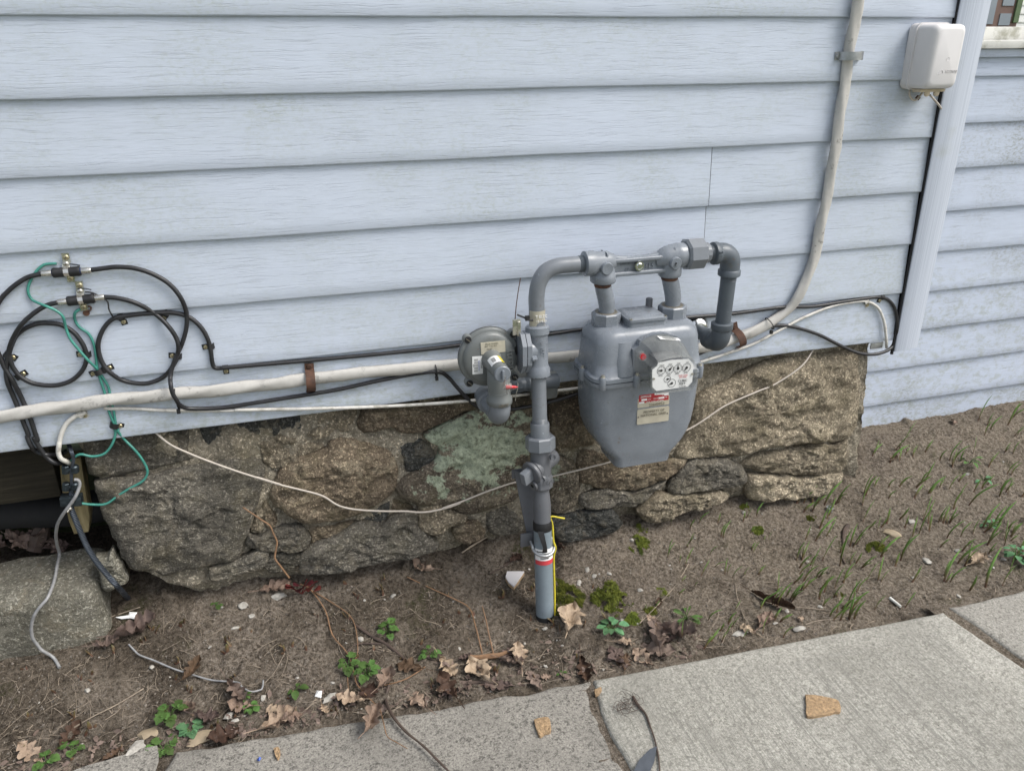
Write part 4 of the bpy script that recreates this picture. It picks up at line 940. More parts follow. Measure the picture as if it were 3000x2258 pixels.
mb = MB(); box(mb, AX(axz(1598))+Vector((-.018, .034, .008)), (.085, .008, .045), None, .002); obj('bracket_foot', mb, 'valve', rz)
mb = MB(); q = px(1505, 1380, -.15); box(mb, q+Vector((.02, .004, -.012)), (.05, .004, .03), None, .001); obj('bracket_lip', mb, 'valve', rz)
yw = [AX(axz(py_))+Vector((ox_, -.010, 0)) for py_, ox_ in ((1515, .022), (1535, .0275), (1560, .029), (1585, .030), (1605, .036), (1630, .030), (1680, .0295), (1740, .030), (1790, .0285), (1815, .027))]
mb = MB(); tube(mb, yw, .0030, 8, 5); obj('tracer_wire', mb, 'yellow', rz)
mb = MB(); tube(mb, [AX(axz(1512))+Vector((.016, -.012, 0)), AX(axz(1511))+Vector((.028, -.014, .002)), AX(axz(1515))+Vector((.048, -.016, 0)), AX(axz(1520))+Vector((.064, -.016, 0))], .0026, 8, 4); obj('tracer_stub', mb, 'yellow', rz)
# valve
mb = MB(); along(mb, [(1428, .0300), (1424, .0330), (1394, .0330), (1386, .0290)], 8, pi/8); obj('valve_collar', mb, 'valve', rz, 30)
mb = MB(); text(mb, 'CL.G', px(1607, 1412, AX(axz(1410)).y-.033), (1, .12, 0), (0, 0, 1), .017, .0012); obj('lettering', mb, 'valve', rz, 0)
mb = MB(); along(mb, [(1395, .028), (1385, .030), (1335, .030), (1318, .0285)], 24)
vc = AX(axz(1362)); vd = Vector((.80, .42, .22)).normalized()
rev(mb, vc-vd*.030, vd, [(0, .022), (.004, .027), (.078, .027), (.086, .024), (.088, .016)], 24); obj('valve_body', mb, 'valve', rz)
mb = MB(); rev(mb, px(1617, 1337, vc.y-.028), (.25, -1, .1), [(0, .0095), (.010, .0095), (.010, .006), (.007, .0055)], 16); obj('valve_plug', mb, 'valve', rz)
kp = vc-vd*.030
mb = MB(); rev(mb, kp-vd*.014, vd, [(0, .031), (.003, .034), (.010, .034), (.014, .030)], 20); d_, n_, b_ = basis(vd)
lug = kp+Vector((.030, -.008, -.020)); rev(mb, lug-vd*.012, vd, [(0, .013), (.008, .013)], 16); kl = obj('valve_flange', mb, 'valve', rz)
mb = MB(); Rk = Matrix((vd, n_.cross(vd) if False else b_, n_)).transposed(); box(mb, kp-vd*.030, (.034, .020, .040), Rk, .003); obj('valve_key', mb, 'pipe', rz)
mb = MB(); q = kp-vd*.006+Vector((-.002, -.006, -.043)); rev(mb, q, vd, [(0, .017), (.006, .017)], 16); obj('lock_wing', mb, 'valve', rz)
mb = MB(); rev(mb, q-vd*.001, vd, [(0, .006), (.0005, .006)], 12); rev(mb, lug-vd*.0125, vd, [(0, .006), (.0005, .006)], 12); obj('lock_hole', mb, 'dark', rz)

# --- piping above the valve and the meter bar
gpz = thing('gas_meter_piping', AX(axz(1315)), 'grey gas pipes and meter bar arching from the valve over the meter to wall', 'pipe')
mb = MB(); p0 = AX(axz(1316)); facet(p0, -AD, (AX(axz(1276))-p0).length, .0435, 8, mb, .004); obj('union_nut', mb, 'pipe', gpz, 30)
mb = MB(); along(mb, [(1300, .026), (1284, .0285), (1262, .0270), (1242, .0278), (1237, .0262)], 24); obj('coupling', mb, 'pipe', gpz)
mb = MB(); along(mb, [(1245, RP), (1090, RP)], 24); q = AX(axz(1238)); threads(mb, q, -AD, .014, RP, 4); obj('nipple', mb, 'pipe', gpz)
bend = [AX(axz(950)), px(1572, 900, GY), px(1572, 866, GY), px(1579, 828, GY), px(1598, 797, GY), px(1630, 781, GY), px(1672, 775.5, GY), px(1716, 773, GY)]
mb = MB(); tube(mb, bend, RP+.0008, 24, 6); obj('inlet_bend', mb, 'pipe', gpz, 80)
q = px(1708, 773, GY); mb = MB(); threads(mb, q+Vector((-.014, 0, 0)), (1, 0, 0), .016, RP+.001, 4); obj('thread', mb, 'pipe_dark', gpz)
zb_ = q.z; BX = lambda x, y=765: px(x, y, GY).x
# meter bar
bar = MB(); xl, xr = BX(1709), BX(1792)
rev(bar, (xl, GY, zb_), (1, 0, 0), [(0, .030), (.003, .0345), (.028, .0345), (.034, .031), (.07, .030), (.09, .020)], 28)
tx = px(1766, 830, GY).x; ux = px(1961, 812, GY).x; zt_ = px(1766, 826, GY).z
rev(bar, (tx, GY, zb_), (0, 0, -1), [(0, .029), (zb_-zt_-.026, .033), (zb_-zt_-.022, .036), (zb_-zt_-.004, .036), (zb_-zt_, .033)], 28)
zr = px(1961, 806, GY).z
rev(bar, (ux, GY, zb_-.002), (0, 0, -1), [(-.01, .022), (0, .030), (zb_-zr-.012, .033), (zb_-zr-.004, .033), (zb_-zr, .030)], 28)
secs = []
for f in [k/14 for k in range(15)]:
    x = tx+(ux-tx)*f; e = (2*f-1)**2; hh = .0250+.011*e**2; cz = zb_-.014+.008*e
    th = .011+.013*e**3
    secs.append([Vector((x, GY+yy, cz+zz)) for yy, zz in rrect(0, 0, th, hh, .007, 3)])
loft(bar, secs)
for zz in (.018, -.020):
    loft(bar, [[Vector((x, GY-.0+yy, zb_-.014+zz+z2)) for yy, z2 in rrect(-.006, 0, .015, .006, .004, 3)] for x in (tx+.02, ux-.02)])
uxe = px(2010, 742, GY).x; tube(bar, [(ux-.05, GY, zb_-.012), (ux-.02, GY, zb_-.002), (ux+.02, GY, zb_+.001), (uxe, GY, zb_+.002)], [.016, .030, .036, .033], 26, 6)
bo = obj('meter_bar', bar, 'meter', gpz, 50)
for (x, y, r, l) in ((1780, 788, .0165, .040), (1981, 772, .0165, .040)):
    p = px(x, y, GY-.036); mb = MB(); rev(mb, (p.x, GY-.02, p.z), (0, -1, 0), [(0, r+.002), (.016, r+.001), (.019, r-.001)]+([(.019, .005), (.024, .005)] if x > 1900 else [(.018, .003)]), 22); obj('boss', mb, 'meter', bo)
p = px(1992, 768, GY-.04); mb = MB(); rev(mb, (px(1981, 772, GY-.045).x, GY-.0445, px(1981, 772, GY-.045).z), (0, -1, 0), [(0, .003), (.0006, .003)], 6); obj('boss_socket', mb, 'dark', bo)
p = px(1874, 780, GY-.024); mb = MB(); rev(mb, (p.x, GY-.008, p.z), (0, -1, 0), [(0, .013), (.016, .013), (.016, .010), (.0155, .0095), (.0175, .007), (.0175, .004)], 22); obj('bar_plug', mb, 'chrome', bo)
mb = MB(); text(mb, '6L5', px(1903, 778, GY-.0125), (1, 0, 0), (0, 0, 1), .018, .0012); text(mb, 'CONNECT', px(1838, 778, GY-.0125)+Vector((0, 0, .005)), (1, 0, 0), (0, 0, 1), .0085, .001); text(mb, 'CO', px(1838, 788, GY-.0125), (1, 0, 0), (0, 0, 1), .0085, .001); obj('lettering', mb, 'meter', bo, 0)
un = uxe-.006; mb = MB(); facet((un, GY, zb_+.002), (1, 0, 0), .058, .0455, 8, mb, .006, .15); obj('union_nut', mb, 'pipe', gpz, 25)
x0 = un+.056; x1 = px(2100, 748, GY).x
mb = MB(); rev(mb, (x0-.004, GY, zb_+.002), (1, 0, 0), [(0, .030), (.020, .030), (.024, .027)], 12); obj('union_end', mb, 'pipe', gpz, 30)
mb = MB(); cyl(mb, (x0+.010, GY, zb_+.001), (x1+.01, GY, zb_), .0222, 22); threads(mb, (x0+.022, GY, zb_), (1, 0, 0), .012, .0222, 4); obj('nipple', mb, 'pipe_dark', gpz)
dx = px(2136, 800, GY).x; el = MB()
rev(el, (x1-.016, GY, zb_-.002), (1, 0, 0), [(0, .028), (.003, .0325), (.016, .0325), (.019, .029), (.03, .0285)], 26)
arc = [Vector((x1, GY, zb_-.002))]+[Vector((dx-.034+.034*sin(a), GY, zb_-.036+.034*cos(a))) for a in [pi/2*k/6 for k in range(7)]]+[Vector((dx, GY, zb_-.058))]
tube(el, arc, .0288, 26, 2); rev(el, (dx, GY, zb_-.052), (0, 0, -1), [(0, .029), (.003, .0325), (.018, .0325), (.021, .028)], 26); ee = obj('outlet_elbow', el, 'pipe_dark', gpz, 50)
mb = MB(); text(mb, '21', (x1-.007, GY-.0318, zb_+.003), (0, 0, -1), (1, 0, 0), .017, .0012); obj('lettering', mb, 'pipe_dark', ee, 0)
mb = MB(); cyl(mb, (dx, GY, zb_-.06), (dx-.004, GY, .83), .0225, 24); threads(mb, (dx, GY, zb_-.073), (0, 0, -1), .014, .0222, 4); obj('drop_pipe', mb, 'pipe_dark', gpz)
lz = .815; lx = dx-.005; el = MB()
rev(el, (lx, GY, lz+.060), (0, 0, -1), [(0, .028), (.003, .0325), (.020, .0325), (.024, .029)], 26)
arc = [Vector((lx, GY, lz+.045))]+[Vector((lx, GY+.034-.034*cos(a), lz+.022-.034*sin(a))) for a in [pi/2*k/6 for k in range(7)]]+[Vector((lx, GY+.060, lz-.012))]
tube(el, arc, .0290, 26, 2, up=(1, 0, 0)); rev(el, (lx, GY+.045, lz-.012), (0, 1, 0), [(0, .029), (.003, .0325), (.018, .0325), (.021, .028)], 26); obj('outlet_elbow', el, 'pipe_dark', gpz, 50)
mb = MB(); cyl(mb, (lx, GY+.05, lz-.012), (lx, .02, lz-.012), .0225, 22); obj('nipple', mb, 'pipe_dark', gpz)
mb = MB(); rev(mb, (lx, .004, lz-.010), (0, -1, 0), [(0, .043), (.004, .042), (.012, .034), (.018, .026), (.019, .023)], 28); obj('wall_escutcheon', mb, 'chrome', gpz)
# round tag
pt0 = px(1572, 905, GY); mb = MB(); wrap(mb, pt0, (0, 0, -1), 0, .052, RP+.0022, -70, 85, 16); tg = obj('round_tag', mb, 'plate', gpz, 80)
mb = MB()
text(mb, 'T ELEC', pt0+Vector((.006, -RP-.003, -.015)), (1, 0, 0), (0, 0, 1), .011, .0008); text(mb, '10.10.10', pt0+Vector((.006, -RP-.003, -.028)), (1, 0, 0), (0, 0, 1), .009, .0008); obj('lettering', mb, 'white', tg, 0)
mb = MB(); tube(mb, [px(1515, 922, GY-.01), px(1535, 930, GY-.015), px(1548, 937, GY-.024), px(1562, 938, GY-.027)], .0028, 7, 4); box(mb, px(1545, 932, GY-.02), (.012, .008, .014), None, .001); obj('tag_tie', mb, 'blackclip', tg)

# --- meter
mx = (.857+1.063)/2; MY = -.150
gm = thing('gas_meter', (mx, MY, .485), 'large grey domestic gas meter hanging from the meter bar with a white dial face', 'gas meter')
def sec(z, hx, y0, y1, r, cx=mx): return [Vector((x, y, z)) for x, y in rrect(cx, (y0+y1)/2, hx, (y1-y0)/2, r, 6)]
FZ = .772
mb = MB(); loft(mb, [sec(.484, .082, -.225, -.10, .020), sec(.487, .088, -.232, -.095, .022), sec(.510, .091, -.234, -.09, .022), sec(.520, .098, -.236, -.088, .025), sec(.535, .114, -.237, -.084, .028), sec(.555, .131, -.238, -.078, .032), sec(.58, .146, -.239, -.072, .036), sec(.61, .156, -.240, -.068, .04), sec(.65, .162, -.241, -.065, .042), sec(.70, .165, -.243, -.062, .043), sec(FZ-.012, .168, -.246, -.060, .045)]); lc = obj('lower_case', mb, 'meter', gm, 50)
mb = MB(); loft(mb, [sec(FZ-.013, .166, -.244, -.060, .045), sec(FZ-.013, .176, -.254, -.052, .048), sec(FZ-.0015, .177, -.255, -.051, .048)]); obj('lower_flange', mb, 'meter', lc, 40)
mb = MB(); loft(mb, [sec(FZ-.0015, .174, -.252, -.053, .047), sec(FZ+.0015, .174, -.252, -.053, .047)]); obj('gasket', mb, 'dark', gm)
mb = MB(); loft(mb, [sec(FZ+.0015, .177, -.255, -.051, .048), sec(FZ+.012, .176, -.254, -.052, .048), sec(FZ+.016, .168, -.246, -.058, .045), sec(FZ+.05, .164, -.238, -.062, .045), sec(FZ+.10, .161, -.231, -.064, .046), sec(FZ+.120, .157, -.226, -.067, .046), sec(FZ+.132, .148, -.217, -.074, .044), sec(FZ+.139, .134, -.204, -.086, .04), sec(FZ+.141, .11, -.185, -.10, .03)]); uc = obj('upper_case', mb, 'meter', gm, 55)
for x, w in ((mx-.082, .026),):       # pressed ribs on the front
    mb = MB(); loft(mb, [[Vector((x+sx*w, yy, z)) for sx, yy in ((-1, y_), (-.6, y_-.010), (.6, y_-.010), (1, y_))] for z, y_ in ((FZ+.016, -.244), (FZ+.06, -.235), (FZ+.11, -.222))])
    obj('front_rib', mb, 'meter', uc, 60)
for bx_, by_ in ((-.150, -.243), (-.052, -.255), (.06, -.255), (.150, -.243), (-.177, -.16), (.177, -.16)):
    mb = MB(); c = Vector((mx+bx_, MY+.0+by_-MY, FZ)); rev(mb, c+Vector((0, 0, -.018)), (0, 0, 1), [(0, .009), (.003, .0105), (.034, .0105), (.037, .009)], 14); e = obj('bolt_ear', mb, 'meter', gm)
    mb = MB(); rev(mb, c+Vector((0, 0, .018)), (0, 0, 1), [(0, .0075), (.003, .0075), (.003, .0055), (.008, .005), (.0085, .002)], 12); obj('bolt', mb, 'zinc', e)
for nx_, top in ((.857, px(1766, 826, GY)), (1.063, px(1962, 806, GY))):
    mb = MB(); rev(mb, (nx_, GY, .885), (0, 0, 1), [(0, .034), (.012, .030), (.022, .029)], 24); obj('connection_collar', mb, 'meter', gm)
    mb = MB(); rev(mb, (nx_, GY, .902), (0, 0, 1), [(0, .031), (.004, .040), (.012, .0415)], 24); facet((nx_, GY, .911), (0, 0, 1), .034, .0415, 8, mb, .003); nt_ = obj('swivel_nut', mb, 'meter', gm, 30)
    mb = MB(); rev(mb, (nx_, GY, .9445), (0, 0, 1), [(0, .032), (.0012, .031), (.0012, .022)], 24); obj('nut_seal', mb, 'platetext', nt_); mb = MB(); rev(mb, (nx_, GY, .898), (0, 0, 1), [(0, .034), (.004, .035), (.005, .033)], 24); obj('nut_seal', mb, 'platetext', nt_)
    mb = MB(); tube(mb, [(nx_, GY, .93), (nx_, GY, .955), (nx_-.001, GY, .972), (nx_-.010, GY, 1.008), (top.x, GY, top.z-.008), (top.x, GY, top.z+.02)], [.0222, .0222, .0235, .0238, .0225, .0222], 22, 5); sp = obj('swivel_pipe', mb, 'meter', gm, 80)
    mb = MB(); rev(mb, (top.x, GY, top.z-.004), (0, 0, -1), [(0, .0245), (.008, .0235), (.009, .0225)], 22); obj('rust_ring', mb, 'rust', sp)
# inspection cover on the top
c0 = px(1874, 925, -.15); mb = MB(); cx_ = c0.x+.002
loft(mb, [sec(.900, .058, -.205, -.10, .010, cx_), sec(.926, .055, -.202, -.104, .010, cx_), sec(.927, .059, -.206, -.10, .008, cx_), sec(.934, .059, -.206, -.10, .008, cx_), sec(.937, .054, -.201, -.105, .008, cx_), sec(.940, .050, -.197, -.109, .012, cx_)]); cv = obj('top_cover', mb, 'meter', gm, 40)
mb = MB(); p = px(1896, 902, -.10); rev(mb, (p.x, -.11, .93), (0, 0, 1), [(0, .010), (.030, .010), (.032, .008)], 16); obj('cover_plug', mb, 'valve', cv)
for sx in (-.052, .052):
    mb = MB(); rev(mb, (cx_+sx, -.20, .934), (0, 0, 1), [(0, .005), (.004, .005)], 10); obj('cover_screw', mb, 'zinc', cv)
mb = MB(); text(mb, '114852', (.90, -.2255, .862+.02), (1, 0, 0), (0, .35, 1), .011, .0008); obj('stamped_number', mb, 'platetext', uc, 0)
# index housing
IY = -.338; ft = lambda x, y: px(1850+x*.15614, 1000+y*.15614, IY)
front = [(385,520),(480,455),(500,395),(600,350),(740,312),(880,295),(1000,297),(1120,318),(1150,345),(1165,400),(1212,432),(1196,770),(1115,885),(800,925),(470,965),(400,885),(375,850)]
fr = [ft(*q) for q in front]; fc = sum(fr, Vector())/len(fr)
BYi = -.243; bkc = Vector((fc.x-.004, BYi, fc.z+.020))
bkp = []
for q in fr:
    d = q-fc; k = 1.16 if d.z < .02 else 1.12+1.6*(d.z-.02)/.045*.35
    bkp.append(Vector((bkc.x+d.x*1.08, BYi, bkc.z+d.z*k)))
mb = MB(); mid = [a.lerp(b, .45)+Vector((0, 0, .010 if (b-fc).z > .02 else 0)) for a, b in zip(bkp, fr)]
vs = bkp+mid+fr; n = len(fr); fs = []
for i in range(2):
    for j in range(n): a, b = i*n+j, i*n+(j+1) % n; fs.append((a, b, b+n, a+n))
mb.add(vs, fs); ih = obj('index_housing', mb, 'clear', gm, 40)
mb = MB(); loft(mb, [[q+Vector((0, .002, 0)) for q in fr], [fc+(q-fc)*1.035+Vector((0, .003, 0)) for q in fr], [fc+(q-fc)*1.035+Vector((0, -.003, 0)) for q in fr], [q+Vector((0, -.003, 0)) for q in fr]], False); obj('housing_rim', mb, 'clear', ih, 30)
mb = MB(); bc = sum(bkp, Vector())/n; loft(mb, [[bc+(q-bc)*1.07+Vector((0, .012, 0)) for q in bkp], [bc+(q-bc)*1.07+Vector((0, -.003, 0)) for q in bkp]]); obj('housing_base', mb, 'meter', gm, 30)
plate = [(395,540),(480,470),(505,408),(760,352),(1085,335),(1165,430),(1145,760),(1060,850),(470,932),(398,860)]
pf = [ft(*q) for q in plate]
mb = MB(); prism(mb, [(q.x, q.z) for q in pf], lambda x, z: Vector((x, IY+.001, z)), lambda x, z: Vector((x, IY+.003, z))); dp = obj('dial_plate', mb, 'white', ih, 20)
mb = MB(); mb.add([q+Vector((0, -.004, 0)) for q in fr], [tuple(range(n))]); obj('front_pane', mb, 'pane', ih, 0)
rt, upv = (ft(1000, 560)-ft(480, 600)), (ft(560, 420)-ft(550, 660)); rt.y = 0; rt.normalize(); upv = Vector((-rt.z, 0, rt.x))
pl = lambda x, y: ft(x, y)+Vector((0, .0008, 0))
def ring(mb, c, r, w=.00055):
    k = 26; vs = []; 
    for a in range(k):
        d = rt*cos(2*pi*a/k)+upv*sin(2*pi*a/k); vs += [c+d*(r-w)+Vector((0, -.0004, 0)), c+d*(r+w)+Vector((0, -.0004, 0))]
    mb.add(vs, [(2*a, 2*a+1, (2*a+3) % (2*k), (2*a+2) % (2*k)) for a in range(k)])
def pointer(mb, c, ang, r):
    d = rt*sin(ang)+upv*cos(ang); s = d.cross(Vector((0, -1, 0))); z = Vector((0, -.0012, 0)); k = 14
    mb.add([c+z+(rt*cos(2*pi*a/k)+upv*sin(2*pi*a/k))*r*.33 for a in range(k)], [tuple(range(k))]); mb.add([c+z*1.1-s*r*.26+d*.001, c+z*1.1+s*r*.26+d*.001, c+z*1.1+d*r*.95], [(0, 1, 2)])
DI = [(560,548,75,-82,'1,000,000'),(718,528,75,38,'100,000'),(875,510,76,-12,'10,000'),(1035,492,76,212,'1,000')]
mbr = MB(); mbp = MB(); mbt = MB()
for i, (x, y, r, a, s) in enumerate(DI):
    c = pl(x, y); R_ = (ft(x+r, y)-ft(x, y)).length; ring(mbr, c, R_); pointer(mbp, c, radians(a), R_)
    for k in range(10):
        b = 2*pi*k/10*(1 if i % 2 else -1); text(mbt, str(k), c+(rt*sin(b)+upv*cos(b))*R_*.74+Vector((0, -.0003, 0)), rt, upv, .0042, .0001)
    text(mbt, s, c+upv*(R_+.0032), rt, upv, .0038, .0001); text(mbt, 'PER REV', c-upv*(R_+.0032), rt, upv, .0036, .0001)
for (x, y, r, a) in ((675,708,60,80),(757,785,72,245)):
    c = pl(x, y); R_ = (ft(x+r, y)-ft(x, y)).length; ring(mbr, c, R_); pointer(mbp, c, radians(a), R_)
text(mbt, 'CUBIC', pl(960, 738), rt, upv, .0098, .0001); text(mbt, 'FEET', pl(955, 795), rt, upv, .0098, .0001); text(mbt, '16 2M1990', pl(955, 848), rt, upv, .0045, .0001)
obj('dial_ring', mbr, 'blackprint', ih, 0); obj('dial_pointer', mbp, 'blackprint', ih, 0); obj('dial_lettering', mbt, 'blackprint', ih, 0)
mb = MB(); text(mb, 'TEMP COMP', pl(970, 640), rt, upv, .0052, .0001); text(mb, '60\u00b0F BASE', pl(968, 672), rt, upv, .0052, .0001); obj('dial_lettering', mb, 'redtext', ih, 0)
for x, y in ((420, 700), (1140, 610)):
    mb = MB(); rev(mb, ft(x, y), (0, -1, 0), [(0, .0036), (.002, .0032), (.0026, .001)], 12); obj('dial_screw', mb, 'zinc', ih)
p = ft(190, 265); mb = MB(); q = px(1879, 1041, -.270); rev(mb, q, (0, -1, 0), [(0, .013), (.012, .0125)], 18); obj('seal_cup', mb, 'clearseal', ih)
mb = MB(); rev(mb, q+Vector((0, -.004, 0)), (0, -1, 0), [(0, .0085), (.009, .0085)], 16); obj('seal_plug', mb, 'redplug', ih)
mb = MB(); cmid = sum(mid, Vector())/n; box(mb, (fc.x, -.285, fc.z+.0), (.075, .06, .05), None, .004); obj('index_gears', mb, 'valve', ih)
# sticker on the sloping visor
tl_ = [mid[i] for i in range(n)]
sa, sb, sc_, sdv = mid[4].lerp(bkp[4], .7), mid[7].lerp(bkp[7], .7), mid[7].lerp(bkp[7], .25), mid[4].lerp(bkp[4], .25)
mb = MB(); o_ = Vector((0, -.002, .003)); mb.add([sa+o_, sb+o_, sc_+o_, sdv+o_], [(0, 1, 2, 3)]); st_ = obj('serial_sticker', mb, 'white', ih, 0)
mb = MB()
for k in range(16):
    f = .15+.045*k; a, b = sa.lerp(sb, f), sdv.lerp(sc_, f); w = .0008*(1+(k*7) % 3*.6); a2, b2 = a.lerp(b, .25), a.lerp(b, .75); u_ = (sb-sa).normalized()*w; z_ = o_+Vector((0, -.0008, .0012)); mb.add([a2+z_, a2+u_+z_, b2+u_+z_, b2+z_], [(0, 1, 2, 3)])
obj('barcode', mb, 'blackprint', ih, 0)
# name plates on the lower case
LYf = -.2415
def quad(mb, pts, y, t=.0015): prism(mb, [(q.x, q.z) for q in pts], lambda x, z: Vector((x, y, z)), lambda x, z: Vector((x, y+t, z)))
fp = lambda x, y: px(1850+x*.15614, 1000+y*.15614, LYf)
mb = MB(); quad(mb, [fp(*q) for q in ((120,975),(140,958),(700,915),(712,935),(700,1165),(685,1175),(120,1248),(108,1232))], LYf-.002); np_ = obj('name_plate', mb, 'plate', gm, 20)
mb = MB(); quad(mb, [fp(*q) for q in ((138,990),(690,945),(688,1085),(128,1162))], LYf-.0026, .0005); obj('red_panel', mb, 'redprint', np_, 0)
rt2 = (fp(690, 1040)-fp(140, 1110)); rt2.y = 0; rt2.normalize(); up2 = Vector((-rt2.z, 0, rt2.x)); po = Vector((0, -.0026, 0))
mb = MB(); text(mb, 'sensus', fp(262, 1020)+po, rt2, up2, .0128, .0001); 
text(mb, 'CL', fp(578, 1005)+po, rt2, up2, .0045, .0001); text(mb, 'CFH', fp(325, 1080)+po, rt2, up2, .0052, .0001); text(mb, 'MAOP', fp(448, 1062)+po, rt2, up2, .0052, .0001); text(mb, 'PSI', fp(645, 1038)+po, rt2, up2, .0052, .0001); text(mb, 'TEMP. COMP. 60\u00b0F BASE', fp(430, 1112)+po, rt2, up2, .0052, .0001)
for a, b, c_, d_ in ((425,960,690,990), (605,985,690,1005), (500,1035,610,1065), (180,1070,285,1105), (135,1128,232,1158)):
    quad(mb, [fp(a, b+6), fp(c_, b-6), fp(c_, d_-6), fp(a, d_+6)], LYf-.0029, .0002)
obj('plate_lettering', mb, 'white', np_, 0)
mb = MB(); text(mb, '23640953', fp(465, 1172)+po, rt2, up2, .0125, .0002); obj('serial_number', mb, 'platetext', np_, 0)
mb = MB(); quad(mb, [fp(*q) for q in ((105,1290),(125,1275),(690,1205),(705,1225),(690,1470),(675,1482),(110,1560),(95,1545))], LYf-.002); np2 = obj('owner_plate', mb, 'plate', gm, 20)
mb = MB(); text(mb, 'PROPERTY OF', fp(415, 1300)+po, rt2, up2, .0105, .0002); text(mb, 'NATIONAL GRID', fp(405, 1362)+po, rt2, up2, .0105, .0002); obj('plate_lettering', mb, 'platetext', np2, 0)
for x, y in ((122, 1420), (665, 1345)):
    mb = MB(); rev(mb, fp(x, y)+Vector((0, -.002, 0)), (0, -1, 0), [(0, .0022), (.0008, .0018)], 10); obj('rivet', mb, 'dark', np2)

# --- regulator
rg = thing('gas_regulator', px(1470, 1230, -.19), 'round grey gas pressure regulator with spring tower, barcode labels and red seal', 'regulator')
dc = px(1440, 1056, -.158)
mb = MB(); rev(mb, (dc.x, -.085, dc.z), (0, -1, 0), [(0, .035), (.012, .060), (.026, .080), (.032, .086), (.046, .086), (.049, .083), (.050, .076), (.058, .073), (.0625, .067), (.064, .055), (.064, .02)], 48); dcase = obj('diaphragm_case', mb, 'reg', rg, 50)
mb = MB(); rev(mb, (dc.x, -.1235, dc.z), (0, -1, 0), [(0, .0866), (.0014, .0866)], 48); obj('case_seam', mb, 'dark', dcase)
R1 = lambda x, y, Y: px(1330+x*.2042, 920+y*.2042, Y)
for x, y in ((200,370),(850,290),(225,990),(872,905)):
    p = R1(x, y, -.135); mb = MB(); rev(mb, (p.x, -.118, p.z), (0, -1, 0), [(0, .013), (.014, .013), (.017, .011)], 16); v = Vector((dc.x-p.x, 0, dc.z-p.z)); loft(mb, [[Vector((p.x, yy, p.z))+v.normalized()*s+Vector((-v.z, 0, v.x)).normalized()*w for yy, w in ((-.119, -.013), (-.131, -.013), (-.131, .013), (-.119, .013))] for s in (0, .02)]); e = obj('screw_ear', mb, 'reg', rg)
    mb = MB(); rev(mb, (p.x, -.135, p.z), (0, -1, 0), [(0, .0095), (.0025, .0095), (.0032, .007)], 14); obj('screw', mb, 'dark', e)
    mb = MB(); box(mb, (p.x, -.1386, p.z), (.015, .0012, .002), Matrix.Rotation(.7, 3, 'Y')); obj('slot', mb, 'platetext', e)
FY_ = -.1495
def rplate(pts, mat, name, t=.0012, y=FY_):
    P = [R1(a, b, y) for a, b in pts]; mb = MB(); quad(mb, P, y-t, t); return obj(name, mb, mat, dcase, 0), P
pl_, P = rplate(((380,410),(730,375),(738,538),(390,582)), 'plate', 'stamped_plate'); r_ = (P[1]-P[0]).normalized(); u_ = Vector((-r_.z, 0, r_.x))
mb = MB()
for k, (s, x, y) in enumerate((('ERGR MODEL', 540, 425), ('SET 7 IN WC', 530, 458), ('INLET', 510, 500), ('60 PSIG', 515, 535))): text(mb, s, R1(x, y, FY_)+Vector((0, -.0012, 0)), r_, u_, .0062, .0001)
obj('plate_lettering', mb, 'platetext', pl_, 0)
lb_, P = rplate(((260,610),(412,600),(415,852),(265,865)), 'white', 'barcode_label', .0008)
mb = MB()
for k in range(15):
    f = .16+.045*k; h = .003*(1+(k*5) % 3)/3
    p = R1(315, 645+f*0+k*13, FY_)+Vector((0, -.0010, 0)); mb.add([p+Vector((-.0055, 0, 0)), p+Vector((.0055, 0, 0)), p+Vector((.0055, 0, h*.45)), p+Vector((-.0055, 0, h*.45))], [(0, 1, 2, 3)])
text(mb, '1P500', R1(393, 730, FY_)+Vector((0, -.0009, 0)), (0, 0, -1), (1, 0, 0), .0075, .0001); text(mb, '00741', R1(280, 740, FY_)+Vector((0, -.0009, 0)), (0, 0, -1), (1, 0, 0), .004, .0001)
obj('label_print', mb, 'blackprint', lb_, 0)
mb = MB(); text(mb, 'National Grid', R1(358, 735, FY_)+Vector((0, -.0009, 0)), (0, 0, -1), (1, 0, 0), .0052, .0001); obj('label_print', mb, 'bluetext', lb_, 0)
mb = MB(); text(mb, 'Itron', R1(815, 660, FY_), (.12, 0, -1), (1, 0, .12), .032, .003); obj('raised_lettering', mb, 'reg', dcase, 0)
# spring tower and vent
tc = px(1473, 1097, -.262)
mb = MB(); rev(mb, (tc.x, -.135, tc.z), (0, -1, 0), [(0, .036), (.010, .030), (.03, .0255), (.06, .0235), (.112, .0228), (.120, .0218)], 28); tw = obj('spring_tower', mb, 'reg', rg, 60)
mb = MB(); rev(mb, (tc.x, -.255, tc.z), (0, -1, 0), [(0, .0215), (.002, .0225), (.006, .0225), (.008, .0205)], 28); box(mb, (tc.x, -.266, tc.z), (.007, .010, .026), None, .002); obj('tower_cap', mb, 'meter', tw, 40)
def top_wrap(mb, y0, y1, r, a0, a1, k=10):
    vs = []
    for yy in (y0, y1):
        for i in range(k+1):
            a = radians(a0+(a1-a0)*i/k); vs.append(Vector((tc.x+sin(a)*r, yy, tc.z+cos(a)*r)))
    mb.add(vs, [(i, i+1, i+k+2, i+k+1) for i in range(k)])
mb = MB(); top_wrap(mb, -.185, -.232, .0246, -60, 15); ls = obj('tower_label', mb, 'white', tw, 60)
mb = MB(); top_wrap(mb, -.185, -.232, .0247, 15, 38); obj('label_stripe', mb, 'yellow', tw, 60)
mb = MB()
for k in range(9): top_wrap(mb, -.196-.003*k, -.1975-.003*k, .0249, -38, -12, 3)
obj('label_print', mb, 'blackprint', tw, 0)
